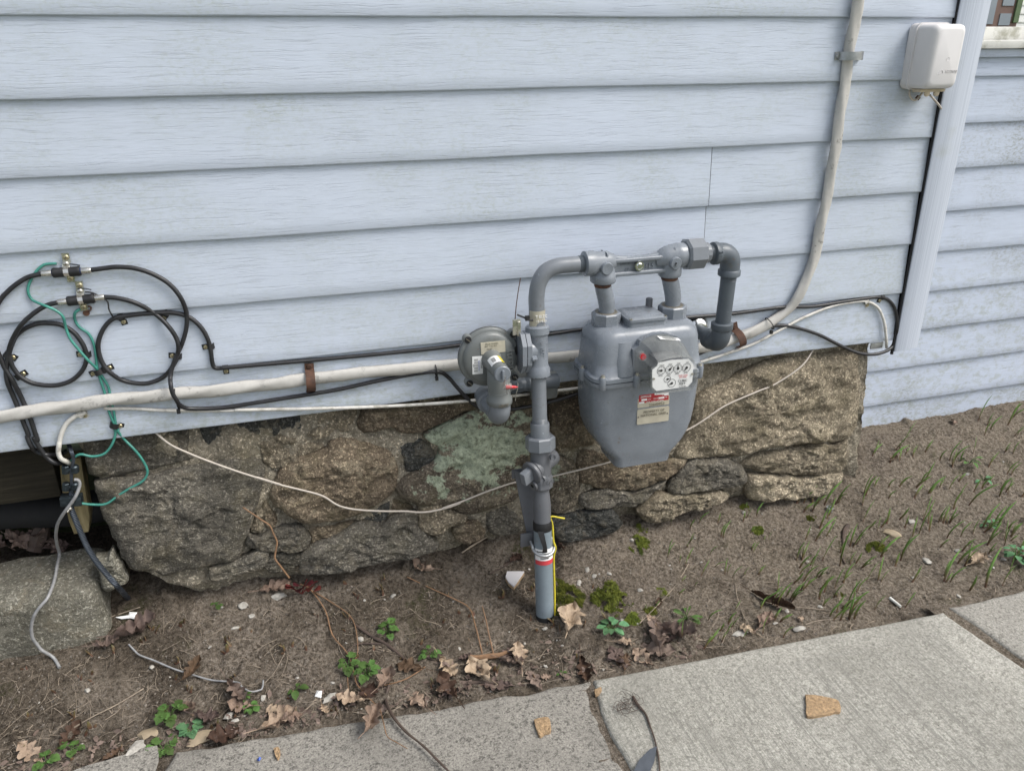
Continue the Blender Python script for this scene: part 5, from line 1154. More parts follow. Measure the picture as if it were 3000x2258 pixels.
vx = px(1463, 1150, -.195); vyy = -.195; z_c = px(1463, 1165, vyy).z; z_e = px(1465, 1205, vyy).z
mb = MB(); tube(mb, [(tc.x-.004, -.140, tc.z+.004), (vx.x, -.160, tc.z-.022), (vx.x, vyy+.008, tc.z-.044), (vx.x, vyy, z_c)], [.018, .026, .032, .030], 26, 6); rev(mb, (vx.x, vyy, z_c+.022), (0, 0, -1), [(0, .030), (.016, .031), (.022, .0355), (.036, .0355), (.040, .031)], 24); vb = obj('vent_body', mb, 'reg', rg, 60)
mb = MB(); text(mb, 'NEXT', (vx.x+.002, vyy-.0352, z_c-.009), (1, 0, 0), (0, 0, 1), .0105, .001); obj('lettering', mb, 'platetext', vb, 0)
mb = MB(); arc = [Vector((vx.x, vyy, z_c))]+[Vector((vx.x, vyy+.034-.034*cos(a), z_e+.012-.030*sin(a))) for a in [pi/2*k/6 for k in range(7)]]+[Vector((vx.x-.004, vyy+.075, z_e-.018)), Vector((vx.x-.004, vyy+.10, z_e-.018))]
tube(mb, arc, [.030, .0305, .0305, .031, .030, .028, .026, .026], 26, 3, up=(1, 0, 0)); rev(mb, (vx.x-.004, vyy+.10, z_e-.018), (0, 1, 0), [(0, .027), (.003, .033), (.024, .033), (.027, .028), (.06, .028)], 24); obj('vent_elbow', mb, 'pipe', rg, 60)
py_ = -.075; q = px(1520, 1128, py_); 
mb = MB(); cyl(mb, (q.x-.06, py_, q.z), (q.x+.12, py_, q.z), .0215, 22); threads(mb, (q.x+.018, py_, q.z), (1, 0, 0), .012, .0215, 4); rev(mb, (q.x-.03, py_, q.z), (1, 0, 0), [(0, .024), (.034, .024)], 8); obj('vent_nipple', mb, 'pipe_dark', rg, 40)
bq = px(1603, 1130, -.035); mb = MB(); box(mb, (bq.x-.01, -.032, bq.z), (.085, .03, .085), None, .012, 3); obj('vent_box', mb, 'reg', rg, 50)
bq2 = px(1500, 1120, -.03); mb = MB(); box(mb, (bq2.x, -.012, bq2.z+.01), (.11, .02, .075), None, .003); obj('wall_plate', mb, 'reg', rg)
# body between the diaphragm and the riser
ta, tb = axz(953), axz(1092)
mb = MB(); along(mb, [(1103, .026), (1099, .0335), (1080, .034), (1072, .030), (1066, .0285), (985, .0285), (980, .030), (976, .0335), (957, .0335), (952, .028)], 24); hv = obj('regulator_body', mb, 'meter', rg, 35)
bc_ = AX((ta+tb)/2); mb = MB(); rev(mb, bc_, (-1, 0, 0), [(0, .026), (.025, .030), (.030, .036)], 22); obj('body_neck', mb, 'meter', hv)
ph = (px(1545, 968, GY).z-px(1545, 1080, GY).z)/2; pzc = (px(1545, 968, GY).z+px(1545, 1080, GY).z)/2
for k, (xx, m) in enumerate(((bc_.x-.040, 'meter'), (bc_.x-.0545, 'meter'))):
    mb = MB(); loft(mb, [[Vector((x_, bc_.y+yy, pzc+zz)) for yy, zz in ((0, ph), (-.014, ph), (-.036, .028), (-.036, -.028), (-.014, -ph), (.014, -ph), (.036, -.028), (.036, .028), (.014, ph))] for x_ in (xx, xx+.0125)]); obj('flange_plate', mb, m, hv, 25)
mb = MB(); rev(mb, (bc_.x-.028, bc_.y-.033, pzc-.010), (1, 0, 0), [(0, .0085), (.012, .0085), (.014, .007)], 8); obj('flange_bolt', mb, 'meter', hv, 30)
mb = MB(); cyl(mb, (dc.x+.03, -.105, dc.z), (bc_.x-.05, -.108, pzc), .030, 24); obj('actuator_neck', mb, 'dark', hv)
mb = MB(); text(mb, '7603501 7', (bc_.x+.004, bc_.y-.0285, bc_.z-.004), (0, 0, 1), (-1, 0, 0), .0165, .0012); obj('raised_lettering', mb, 'meter', hv, 0)
# clip, whip wire and seal
mb = MB(); q = px(1513, 958, GY-.01); box(mb, q, (.022, .006, .045), None, .001); box(mb, q+Vector((.006, -.004, -.004)), (.010, .006, .042), None, .002); obj('wire_clip', mb, 'steel', rg)
mb = MB(); tube(mb, [px(1508, 950, GY), px(1512, 900, GY), px(1518, 855, GY), px(1525, 814, GY+.004)], .0013, 6, 3); obj('whip_wire', mb, 'rust', rg)
s1 = px(1485, 1132, -.245); mb = MB(); rev(mb, s1+Vector((-.008, 0, .001)), (1, 0, -.1), [(0, .009), (.020, .009)], 14); rev(mb, s1+Vector((.002, .0, -.008)), (0, 0, -1), [(0, .004), (.012, .004)], 10); obj('seal_case', mb, 'clearseal', rg)
mb = MB(); rev(mb, s1+Vector((-.004, -.002, 0)), (1, -.1, -.1), [(0, .0055), (.014, .0055), (.018, .0042), (.026, .0035), (.034, .0005)], 12); obj('seal_pin', mb, 'redplug', rg)
mb = MB(); tube(mb, [px(1474, 1092, -.268), px(1480, 1105, -.268), px(1478, 1118, -.262), px(1474, 1125, -.255)], .0010, 5, 4); tube(mb, [px(1510, 1103, -.155), px(1516, 1115, -.175), px(1517, 1135, -.19), px(1512, 1155, -.19), px(1510, 1174, -.19)], .0009, 5, 4); tube(mb, [px(1484, 1140, -.24), px(1490, 1148, -.225), px(1505, 1140, -.205), px(1516, 1138, -.19)], .0009, 5, 4); obj('seal_wire', mb, 'zinc', rg, 60)
# ------------------------------------------------------------------ litter and plants on the soil
rnd = random.Random(11)
D6 = crop(1000, 1700, .45208); D7 = crop(0, 1700, .49729); D8 = crop(1500, 1200, .49729); D9 = crop(2000, 1600, .45208)
def slab_y(x):
    if x < 1720: return 2200+(x-540)*(1985-2200)/1180
    if x < 2762: return 1985+(x-1735)*(1792-1985)/1027
    return 1765-(x-2780)*.16
def soil_top(x):
    T = [(0,1890),(300,1830),(420,1690),(850,1660),(1180,1640),(1400,1580),(1640,1620),(1900,1540),(2200,1470),(2490,1400),(2520,1300),(3000,1200)]
    for (a, b), (c, d) in zip(T, T[1:]):
        if a <= x <= c: return b+(d-b)*(x-a)/(c-a)
    return T[-1][1]
def onsoil(P): return P.y > -.62 and (P.y < -.035 if P.x < 1.93 else P.y < .175)
# shoots
def shoot_mesh(k, n, h, spread, rr):
    r = random.Random(100+k); mb = MB()
    for i in range(n):
        a = r.uniform(0, 6.28); d = Vector((cos(a), sin(a), 0))*spread*r.uniform(.2, 1); hh = h*r.uniform(.55, 1.05); b = Vector((r.uniform(-.006, .006), r.uniform(-.006, .006), -.006))*(1 if n > 1 else 0)+Vector((0, 0, -.004))
        bend = Vector((r.uniform(-.3, .7), r.uniform(-.4, .2), 0))*hh*.5
        tube(mb, [b, b+d*.3+Vector((0, 0, hh*.4)), b+d*.7+bend*.4+Vector((0, 0, hh*.75)), b+d+bend+Vector((0, 0, hh))], [rr*.9, rr*1.1, rr*.95, rr*.15], 5, 2, ell=.45, up=(cos(a+1), sin(a+1), 0))
    return meshdata('green_shoot', mb, 'shoot', Vector(), 80)
TALL = [shoot_mesh(k, n, h, sp, .0026) for k, (n, h, sp) in enumerate([(1,.07,.008),(1,.06,.012),(2,.075,.012),(2,.06,.016),(1,.05,.008),(1,.085,.014),(3,.07,.018),(1,.08,.012)])]
SHORT = [shoot_mesh(50+k, n, h, .006, .0032) for k, (n, h) in enumerate([(1,.026),(2,.028),(3,.03),(1,.02),(2,.022)])]
GT = 'young green shoots on the right bed'; GS = 'stubby shoots on the left bed'
cnt = 0
while cnt < 225:
    x = 1850+1150*rnd.random()**.75; t = rnd.random(); y0, y1 = soil_top(x)+4, slab_y(x)-14; y = y0+(y1-y0)*t
    if (x < 2200 and rnd.random() < .45) or fb(x*.006, y*.011, 3, 2) < rnd.uniform(-.8, .1): continue
    P = gp(x, y)
    if not onsoil(P): continue
    s = rnd.uniform(.75, 1.35)*(1.0 if x > 2250 else .65)
    inst('green_shoot', rnd.choice(TALL), P, (rnd.uniform(-.15, .15), rnd.uniform(.0, .38), rnd.uniform(-.6, .6)), (s*1.15, s*1.15, s*rnd.uniform(.8, 1.4)), label='thin upright green shoot in the soil between foundation and new slab', cat='shoot', group=GT); cnt += 1
for x, y in D8([(1650,1000),(1690,960),(1720,990),(1900,1040),(1940,1010),(2030,1060),(2090,990),(1650,1110),(1720,1040),(1130,1390),(1170,1360),(1890,1230),(1950,1150)]):
    inst('green_shoot', rnd.choice(TALL[1:4]+TALL[6:]), gp(x, y+8), (rnd.uniform(-.1, .1), rnd.uniform(.2, .6), rnd.uniform(-.4, .4)), rnd.uniform(1.0, 1.3), label='thin upright green shoot in the soil between foundation and new slab', cat='shoot', group=GT)
cnt = 0
while cnt < 85:
    x = rnd.uniform(20, 1800); y0, y1 = soil_top(x)+10, slab_y(x)-25; y = y0+(y1-y0)*rnd.random(); P = gp(x, y)
    if not onsoil(P) or (x < 320 and y < 1900): continue
    inst('stubby_shoot', rnd.choice(SHORT), P, (rnd.uniform(-.2, .2), rnd.uniform(-.2, .3), rnd.uniform(0, 6)), rnd.uniform(.9, 1.7), label='stubby brownish green shoot tip just breaking the soil left of the riser', cat='shoot', group=GS); cnt += 1

# dead leaves
def oak(k, L, wd, curl, fold, mat, lob=4):
    r = random.Random(300+k); mb = MB(); n = 34; m = 4; vs = []; la = [r.uniform(.75, 1.2) for _ in range(12)]
    for i in range(n+1):
        t = i/n; env = sin(pi*min(1, t*1.02))**.6*(.55+.75*t if t < .65 else 1.04-.9*(t-.65)); lobe = (.34+.66*abs(sin(t*pi*lob+.4))**.85*la[int(t*lob+.13) % 12])
        for j in range(-m, m+1):
            s = j/m; w = wd*env*(lobe if abs(s) > .6 else (.5+.5*lobe) if abs(s) > .3 else 1)*s*(1+(.10*r.uniform(-1, 1) if abs(s) > .9 else 0))
            z = fold*abs(s)*wd*env+curl*L*((t-.45)**2)*1.6+.012*fb(t*4, s*2, k*1.7, 4)+curl*.25*L*s*s
            vs.append(((t-.5)*L+abs(s)*.35*wd*(1.2-t), w+.12*wd*fb(t*2, k, 3, 2), z))
    W = 2*m+1; fs = [(i*W+j, i*W+j+1, (i+1)*W+j+1, (i+1)*W+j) for i in range(n) for j in range(2*m)]
    mb.add(vs, fs); tube(mb, [(-.5*L-.028, .003, curl*.5*L), (-.5*L, 0, curl*.35*L)], .0011, 5, 0)
    zmin = min(v.z for v in mb.v)
    for v in mb.v: v.z -= zmin
    return meshdata('oak_leaf', mb, mat, Vector(), 60)
LM = {}
for m in ('leaf_tan', 'leaf_brown', 'leaf_dark'):
    LM[m] = [oak(len(LM)*10+k, L, w, c, f, m, lo) for k, (L, w, c, f, lo) in enumerate([(.085,.028,.10,.12,4),(.10,.034,.25,.3,4),(.075,.030,.45,.1,3),(.09,.026,.6,.55,4),(.07,.028,-.25,.25,3)])]
def leaf(x, y, m, v, s, rot, label, group=None, tilt=(0, 0), dz=.002):
    P = gp(x, y) if y < slab_y(x)-2 else pz(x, y, SLAB_Z+.004); P = P+Vector((0, 0, dz))
    inst('dead_leaf', LM[m][v], P, (tilt[0], tilt[1], rot), s, label=label, cat='leaf', group=group)
one = [
 (2262,1772,'leaf_dark',3,(1.6,.75,.8),-1.0,'large dark brown folded oak leaf lying near the new slab',(.3,0)), (2238,1828,'leaf_tan',0,1.1,.6,'flat tan oak leaf lying under the dark folded leaf',(0,0)),
 (2190,1855,'leaf_tan',4,.8,2.2,'small tan leaf tucked under a grey stone at slab edge',(0,0)), (1664,1832,'leaf_tan',1,1.35,1.1,'broad tan oak leaf leaning beside the riser base',(.25,.1)), (1518,1930,'leaf_tan',0,1.25,1.4,'pale tan pointed oak leaf standing above the slab corner litter',(.35,0)),
 (1408,1985,'leaf_tan',1,1.2,1.9,'tan oak leaf hanging over the stick by the worn slab',(.1,.2)), (1240,1676,'leaf_tan',2,1.0,2.5,'curled tan leaf below the long grey foundation stone',(.2,0)), (806,1728,'leaf_tan',0,1.15,.3,'pale oak leaf beside the dark red plant',(.3,.1)),
 (1634,1605,'leaf_dark',2,.85,1.4,'rust brown leaf standing behind the clamp of the riser',(.9,0)), (1510,1648,'leaf_dark',4,.8,.4,'dark shrivelled leaf left of the riser sleeve',(0,0)),
 (398,1862,'leaf_brown',3,1.3,.35,'folded brown leaf propped over the bent grey wire',(.2,0)), (315,1900,'leaf_brown',2,.9,.2,'brown curled leaf lying left of the bent grey wire',(0,0)), (552,2085,'leaf_tan',3,.7,-.6,'rusty curled leaf between weeds near the worn slab',(.2,0)), (605,2112,'leaf_brown',2,.9,-.3,'orange brown curled leaf above a flat brown stone',(0,.1)),
 (848,2115,'leaf_tan',4,1.0,.2,'flat pale leaf at the worn slab edge beside white chips',(0,0)), (1085,2128,'leaf_tan',3,1.0,1.0,'tan leaf hanging over the worn slab edge by the stems',(.2,0)), (1125,2005,'leaf_tan',2,1.0,.9,'curled tan leaf between two green weeds',(.1,0)), (1030,2060,'leaf_tan',1,.8,2.8,'torn pale leaf right of the white stone chips',(0,0)),
 (2614,1352,'leaf_tan',2,.55,.4,'tiny tan leaf among shoots near the half wall corner',(0,0)), (2791,1243,'leaf_tan',4,.6,.8,'small tan leaf against the bottom of the half wall',(.4,0)), (1920,1880,'leaf_brown',1,1.35,1.2,'large crumpled brown oak leaf with holes at the slab edge',(.35,.1)), (1975,1862,'leaf_brown',3,1.2,-.5,'crumpled purple brown leaf beside the low green rosette',(.2,.2)),
 (2860,1650,'leaf_tan',1,.9,.3,'pale curled leaf among shoots beside the right weeds',(0,0)), (2345,1820,'leaf_tan',4,.45,1.2,'tiny orange tan leaf scrap by the new slab edge',(0,0)) ]
for x, y, m, v, s, r, lb, tl in one: leaf(x, y, m, v, s, r, lb, None, tl, .004)
GL = 'dead leaves heaped along the slab edge'; cnt = 0
while cnt < 40:
    x = rnd.choice([rnd.uniform(1450, 2010), rnd.uniform(1250, 2010), rnd.uniform(900, 1500), rnd.uniform(60, 900)]); y = slab_y(x)-8-abs(rnd.gauss(0, 70)); P = gp(x, y)
    if not onsoil(P): continue
    m = rnd.choice(['leaf_brown', 'leaf_brown', 'leaf_tan', 'leaf_dark', 'leaf_tan'])
    sl = rnd.uniform(.45, 1.1); leaf(x, y, m, rnd.randrange(5), (sl*rnd.uniform(.8, 1.25), sl, sl*rnd.uniform(.35, .9)), rnd.uniform(0, 6.3), 'crumpled brown dead leaf in the litter along the concrete edge', GL, (rnd.uniform(-.25, .25), rnd.uniform(-.25, .25)), rnd.uniform(.001, .008)); cnt += 1
for k in range(7):
    P = px(rnd.uniform(-20, 200), rnd.uniform(1560, 1600), .2)+Vector((0, 0, -.01)); inst('dead_leaf', LM['leaf_brown'][rnd.randrange(5)], P, (rnd.uniform(-.6, .6), rnd.uniform(-.6, .6), rnd.uniform(0, 6)), rnd.uniform(.7, 1.1), label='dull dead leaf lying inside the dark crawl space', cat='leaf', group='leaves in the crawl space')

# sticks, stems and wires on the ground
def gpath(L, lift=.003): return [(gp(x, y) if y < slab_y(x)-4 else pz(x, y, SLAB_Z+.004))+Vector((0, 0, lift)) for x, y in L]
stick('dry_cane', gpath(D7([(1770,40),(1830,75),(1920,200),(1960,340),(2050,450),(2090,570),(2110,640),(2212,750)])+D6([(250,850),(275,940),(300,1030),(360,1070),(430,1110)]), .012), [.0019, .0021, .0018, .0016, .0013, .001], 'twiglight', 'long orange brown stem arching from the red plant over the worn slab', rw=.15, cat='cane')
stick('dry_cane', gpath(D7([(1800,50),(1840,78),(1960,150),(2080,250),(2110,430),(2075,520),(2050,590),(2060,680)]), .010), [.0015, .0016, .0012, .001], 'twiglight', 'thinner orange brown stem branching beside the long arching stem', rw=.15, cat='cane')
stick('dead_stick', gpath(D6([(80,290),(200,370),(300,430),(400,510),(490,590)]), .005), [.004, .005, .0045, .003], 'twig', 'straight dark stick lying by the small serrated weed')
stick('dead_stick', gpath(D6([(310,690),(290,780),(330,880),(420,990),(530,1080),(640,1190),(720,1270)]), .006), [.0045, .0045, .0034, .003, .0026], 'twig', 'dark brown stick lying from the soil across the worn slab')
stick('dead_stick', gpath(D6([(1890,760),(1925,820),(1970,870),(2000,950),(2025,1020),(2045,1100),(2058,1180),(2065,1290)]), .005), [.0045, .0032, .0024, .0022, .0018], 'twig', 'curved twig with a root ball lying across the slab joint')
mb = MB()
for k in range(26):
    c = pz(*D6([(1840+rnd.gauss(0, 35), 800+rnd.gauss(0, 28))])[0], SLAB_Z+.006+abs(rnd.gauss(0, .006))); a = rnd.uniform(0, 6.3); r_ = rnd.uniform(.012, .035)
    tube(mb, [c, c+Vector((cos(a)*r_, sin(a)*r_, .004)), c+Vector((cos(a+.8)*r_*1.5, sin(a+.8)*r_*1.5, .001))], .0006, 4, 4)
obj('root_ball', mb, 'twig', smooth=0, label='tangled dry root hairs at the twig end on the slab joint', cat='roots')
stick('dead_stick', gpath(D6([(755,692),(880,672),(1000,672),(1100,680),(1190,692)]), .006), [.003, .005, .005, .003], 'twig', 'grey brown stick lying along the worn slab edge')
stick('dead_stick', gpath(D6([(835,512),(900,518),(960,510),(1020,500),(1072,482)]), .010), [.006, .0075, .007, .006], 'twiglight', 'short thick pale stick with torn orange end in the leaf litter')
stick('dead_stick', gpath(D6([(280,690),(420,650),(540,575),(600,540),(680,528)]), .006), [.0018, .002, .0015], 'twiglight', 'thin reddish twig curving under the green weed')
stick('dead_stick', gpath(D6([(20,490),(90,435),(170,420),(260,425)]), .006), .0026, 'twig', 'grey twig running to the dark stick end')
stick('dead_stick', gpath(D8([(1978,690),(1955,730),(1948,790),(1955,830),(1942,875),(1962,915)]), .006), [.0065, .0075, .003, .0025, .004, .003], 'twig', 'dark shrivelled pod stick lying among the right shoots')
stick('dead_stick', gpath(D8([(0,900),(-60,940),(-130,975)]), .006), .0022, 'twig', 'thin pale twig leaning by the foundation left of the riser')
stick('dead_stick', gpath(C3([(490,1455),(620,1370),(800,1260),(1000,1150)]), .02), .0028, 'straw', 'long straight pale stalk leaning on the stones behind the riser')
stick('dry_stalk', gpath(D8([(750,1275),(860,1160),(960,1050),(1040,920)]), .008), .0015, 'straw', 'thin straight dry stalk crossing the moss right of the rosette weed', cat='stalk')
stick('dry_stalk', gpath(D8([(1315,1035),(1325,1110),(1360,1220),(1410,1300),(1470,1350)]), .006), .0013, 'straw', 'thin pale stalk bowing beside the dark folded leaf', cat='stalk')
stick('dry_stalk', gpath(D8([(1725,1275),(1800,1255),(1870,1245),(1960,1240)]), .006), .0016, 'straw', 'pale stalk lying flat along the new slab edge', cat='stalk')
stick('dry_stalk', gpath(D8([(1590,1165),(1720,1175),(1870,1190)]), .006), .0014, 'straw', 'pale straight stalk in front of the right shoots', cat='stalk')
stick('dry_stalk', gpath(D7([(595,250),(700,215),(830,170)]), .006), .002, 'straw', 'pale stalk pointing at the white scrap by the concrete block', cat='stalk')
stick('dry_stalk', gpath(D7([(440,875),(560,810),(700,740),(850,650)]), .006), .0018, 'straw', 'long pale stalk lying across the dark lower left soil', cat='stalk')
stick('dry_stalk', gpath(D7([(1560,620),(1620,550),(1680,440)]), .006), .0013, 'straw', 'thin stalk rising past the end of the bent grey wire', cat='stalk')
vine = C1([(1535,850),(1640,920),(1720,975),(1800,1030),(1835,1110),(1870,1190),(1858,1270),(1850,1350),(1900,1420),(1990,1540)])
stick('climbing_vine', [px(x, y, -.045-.006*i) for i, (x, y) in enumerate(vine)], [.0018, .0024, .0028, .003], 'twiglight', 'reddish brown vine climbing from the red plant up the foundation stones', rw=.15, cat='vine')
stick('budding_twig', gpath(D6([(430,0),(600,80),(730,140),(830,200)]), .01)+[gp(*D6([(870,330)])[0])+Vector((0, 0, .02)), gp(*D6([(915,480)])[0])], [.0015, .002, .0024], 'twiglight', 'budding reddish twig arching over the dirt left of the riser', rw=.15)
stick('budding_twig', [gp(*D6([(985,470)])[0]), gp(*D6([(960,400)])[0])+Vector((0, .01, .03)), gp(*D6([(940,330)])[0])+Vector((0, .0, .04)), gp(*D6([(915,250)])[0])+Vector((0, 0, .05))], [.0026, .0022, .0014], 'twiglight', 'upright reddish twig with small buds left of the riser base', rw=.15)
mb = MB(); tube(mb, gpath(D7([(765,400),(800,440),(830,460),(915,495),(1030,545),(1120,575),(1250,610),(1400,620),(1430,650),(1480,675),(1540,665),(1552,640),(1555,612)]), .013), .0025, 8, 5); obj('bent_wire', mb, 'silver', smooth=80, label='bent pale grey wire lying on the dirt with a hooked end', cat='wire')

# small plants
def leafblade(mb, b, d, L, w, droop, serr=0, n=7):
    d = Vector(d).normalized(); s = d.cross(Vector((0, 0, 1))); s = s.normalized() if s.length > .05 else Vector((1, 0, 0)); vs = []
    for i in range(n+1):
        t = i/n; ww = w*sin(pi*(t*.94+.05))**.75*(1+serr*(.35 if i % 2 else -.1)); p = b+d*L*t+Vector((0, 0, -droop*L*t*t))
        vs += [p-s*ww+Vector((0, 0, ww*.25)), p, p+s*ww+Vector((0, 0, ww*.25))]
    mb.add(vs, [(i*3+j, i*3+j+1, i*3+j+4, i*3+j+3) for i in range(n) for j in (0, 1)])
def weed(x, y, n, L, w, h, mat, label, serr=0, stemm='leaf_green', seed=0, up=.45):
    r = random.Random(seed+int(x)); P = gp(x, y); t = thing('weed', P, label, 'weed'); mb = MB(); ends = []
    for k in range(n):
        a = 2*pi*k/n+r.uniform(-.4, .4); rr = L*r.uniform(.25, .7); e = P+Vector((cos(a)*rr, sin(a)*rr, h*r.uniform(.4, 1))); ends.append((e, a)); tube(mb, [P+Vector((0, 0, -.004)), P.lerp(e, .5)+Vector((0, 0, h*.3)), e], .0011, 5, 3)
    obj('stem', mb, stemm, t, 80, kind=None)
    for e, a in ends:
        mb = MB(); l = L*r.uniform(.6, 1.0); leafblade(mb, e, (cos(a), sin(a), r.uniform(.0, up)), l, w*l/L, r.uniform(.2, .6), serr); obj('leaf', mb, mat, t, 60)
        if serr:
            for sg in (-1, 1):
                mb = MB(); leafblade(mb, e, (cos(a+sg*.9), sin(a+sg*.9), .2), l*.65, w*.75*l/L, .3, serr); obj('leaf', mb, mat, t, 60)
weed(1790,1850,11,.034,.0135,.028,'leaf_blue','bluish green round-leaved rosette weed beside the mossy riser base')
weed(2010,1815,9,.036,.006,.02,'leaf_green','narrow-leaved green rosette weed by the crumpled brown leaves',up=.8)
weed(1137,1862,5,.028,.012,.030,'leaf_green','bright serrated green weed above the straight dark stick',1)
weed(1258,1925,5,.024,.009,.028,'leaf_green','small green weed with pale stem right of the dark stick',.6)
weed(1020,1955,5,.030,.012,.03,'leaf_green','leafy green weed behind the long arching stem',.8); weed(1075,1985,6,.032,.012,.03,'leaf_green','leafy green weed in front of the long arching stem',.8,seed=4)
weed(1646,1978,4,.012,.005,.012,'leaf_green','tiny two-leaved seedling at the slab corner'); weed(500,2105,6,.036,.014,.035,'leaf_green','bright cut-leaved weed above the worn slab',1)
weed(560,2145,5,.030,.012,.012,'leaf_blue','dark veined weed rosette left of the flat brown stone',.5); weed(735,2080,16,.020,.009,.012,'leaf_green','dense low clover-like mat of green leaves'); weed(868,2030,4,.026,.011,.02,'leaf_green','small oval-leaved weed right of the clover-like mat')
weed(215,2195,4,.026,.012,.02,'leaf_green','lobed green weed in the lower left litter',.6); weed(138,2238,3,.028,.014,.02,'leaf_green','pale green three-leaved weed by the broken slab',.4); weed(478,2195,6,.032,.012,.012,'leaf_green','small cut-leaved weed touching the worn slab corner',1,seed=9)
weed(2837,1362,7,.04,.009,.03,'leaf_green','bright green leafy weed before the half wall',up=.9); weed(2880,1410,4,.032,.010,.02,'leaf_blue','small bluish weed beside the bright leafy weed'); weed(2975,1640,14,.036,.014,.04,'leaf_blue','lush bluish green weed clump by the weathered slab'); weed(2900,1545,6,.028,.011,.02,'leaf_blue','small round-leaved weed left of the lush clump')
weed(637,1785,4,.018,.008,.025,'leaf_green','lone pale seedling on the dirt right of the white scrap'); weed(720,2045,6,.016,.007,.012,'leaf_green','tiny green sprig near the hooked end of the bent wire')
rp = thing('red_plant', gp(885, 1742), 'small plant with dark red leaves at the foot of the foundation', 'plant')
mb = MB(); b = gp(885, 1742)
for dx_, dy_, z_ in ((-.03, 0, .03), (.02, .0, .05), (.05, .01, .03)): tube(mb, [b, b+Vector((dx_*.5, dy_, z_*.6)), b+Vector((dx_, dy_, z_))], .0018, 6, 3)
obj('stem', mb, 'leaf_red', rp, 80)
for (x, y, a, l) in ((845,1690,2.2,.035),(870,1700,1.2,.034),(895,1700,.4,.04),(912,1672,1.2,.045),(930,1705,-.3,.03),(850,1730,3.4,.03),(880,1690,2.6,.03)):
    mb = MB(); p = gp(885+(x-880)*.7, 1742)+Vector((0, -.008, .012+.035*rnd.random())); leafblade(mb, p, (cos(a)*.55, -.35, .45+.5*abs(sin(a))), l*1.2, .016, .35); obj('leaf', mb, 'leaf_red', rp, 60)

# moss cushions
def moss(x, y, rx, ry, h, n, label):
    c = gp(x, y); r = random.Random(int(x*7+y)); mb = MB()
    for k in range(n):
        a = r.uniform(0, 6.3); q = sqrt(r.random()); X = c.x+cos(a)*q*rx*(1+.4*fb(a*1.2, x, 0, 2)); Yy = c.y+sin(a)*q*ry*(1+.4*fb(a*1.2, y, 5, 2)); z = ground(X, Yy)+h*(1-q*q)*(.75+.9*fb(X*38, Yy*38, 1, 3))
        if fb(X*30+x, Yy*30, 6, 3) < -.12-.25*(1-q): continue
        s = r.uniform(.0014, .0036); t = Vector((r.gauss(0, .5), r.gauss(0, .5), 1)).normalized()*s*2.4; u = Vector((cos(a*5), sin(a*5), 0))*s*.5; v = Vector((-sin(a*5), cos(a*5), 0))*s*.5; p = Vector((X, Yy, z-.001))
        o = len(mb.v); mb.v += [p+u, p-u*.5+v, p-u*.5-v, p+t]; mb.f += [(o, o+1, o+3), (o+1, o+2, o+3), (o+2, o, o+3)]
    obj('moss_patch', mb, 'moss', smooth=0, label=label, cat='moss')
moss(1790,1762,.070,.065,.034,11000,'largest rounded moss cushion right of the riser'); moss(1668,1752,.045,.06,.018,6500,'ragged moss patch hugging the right of the riser sleeve'); moss(1645,1795,.026,.04,.012,2400,'small bright moss tuft at the very base of the riser'); moss(1850,1815,.034,.026,.014,2600,'green moss strip behind the bluish rosette weed')
moss(1872,1600,.04,.034,.014,3600,'bright moss patch in front of the dark foundation slate'); moss(1880,1550,.02,.02,.008,900,'small moss tuft right against the lower stones behind the bright patch'); moss(1942,1740,.022,.018,.008,1000,'little moss patch crossed by the thin dry stalk'); moss(2218,1555,.022,.018,.008,1000,'olive moss patch below the tan foundation stones'); moss(2566,1610,.036,.028,.012,2200,'yellow green moss clump among the right shoots')
moss(2376,1518,.018,.012,.006,700,'small moss dot near the metal ring'); moss(2182,1488,.018,.012,.006,700,'small moss dot right at the foundation foot'); moss(2455,1740,.016,.016,.006,600,'small moss tuft between the largest green shoots'); moss(1905,1790,.02,.02,.008,900,'moss tuft between the big cushion and the stalk')

# stones, chips and odd bits
def rockmesh(k, mat, flat=.7, sub=2):
    bm = bmesh.new(); bmesh.ops.create_icosphere(bm, subdivisions=sub, radius=1); mb = MB()
    for v in bm.verts:
        c = v.co; f = 1+.35*fb(c.x*1.1+k*5, c.y*1.1, c.z*1.1, 3)
        q = Vector((c.x*f*1.25, c.y*f*.9, c.z*f*flat)); q = Vector((round(q.x*2.2)/2.2*.35+q.x*.65, round(q.y*2.2)/2.2*.35+q.y*.65, q.z)); v.co = q
    bm.verts.index_update(); mb.add([v.co for v in bm.verts], [tuple(v.index for v in f.verts) for f in bm.faces]); bm.free(); return meshdata('stone_chip', mb, mat, Vector(), 35)
CH = [rockmesh(k, 'chip', .6) for k in range(6)]; BR = [rockmesh(20+k, 'pebtan', .7) for k in range(4)]
GC = 'pale stone chips scattered on the soil'; cnt = 0
while cnt < 110:
    x = rnd.uniform(40, 2990); y0, y1 = soil_top(x)+5, slab_y(x)-6; y = y0+(y1-y0)*rnd.random(); P = gp(x, y)
    if not onsoil(P) or (x < 320 and y < 1880): continue
    inst('stone_chip', rnd.choice(CH), P+Vector((0, 0, .001)), (rnd.uniform(-.5, .5), rnd.uniform(-.5, .5), rnd.uniform(0, 6)), rnd.choice([.0024, .003, .004, .0055, .008]), label='small pale stone chip lying loose on the bare soil', cat='stone', group=GC); cnt += 1
def rock(x, y, m, s, rot, lb, name='loose_stone'):
    P = gp(x, y) if y < slab_y(x)-2 else pz(x, y, SLAB_Z+.004); inst(name, m, P+Vector((0, 0, s*.25 if not isinstance(s, tuple) else s[2]*.25)), (.1, .1, rot), s, label=lb, cat='stone')
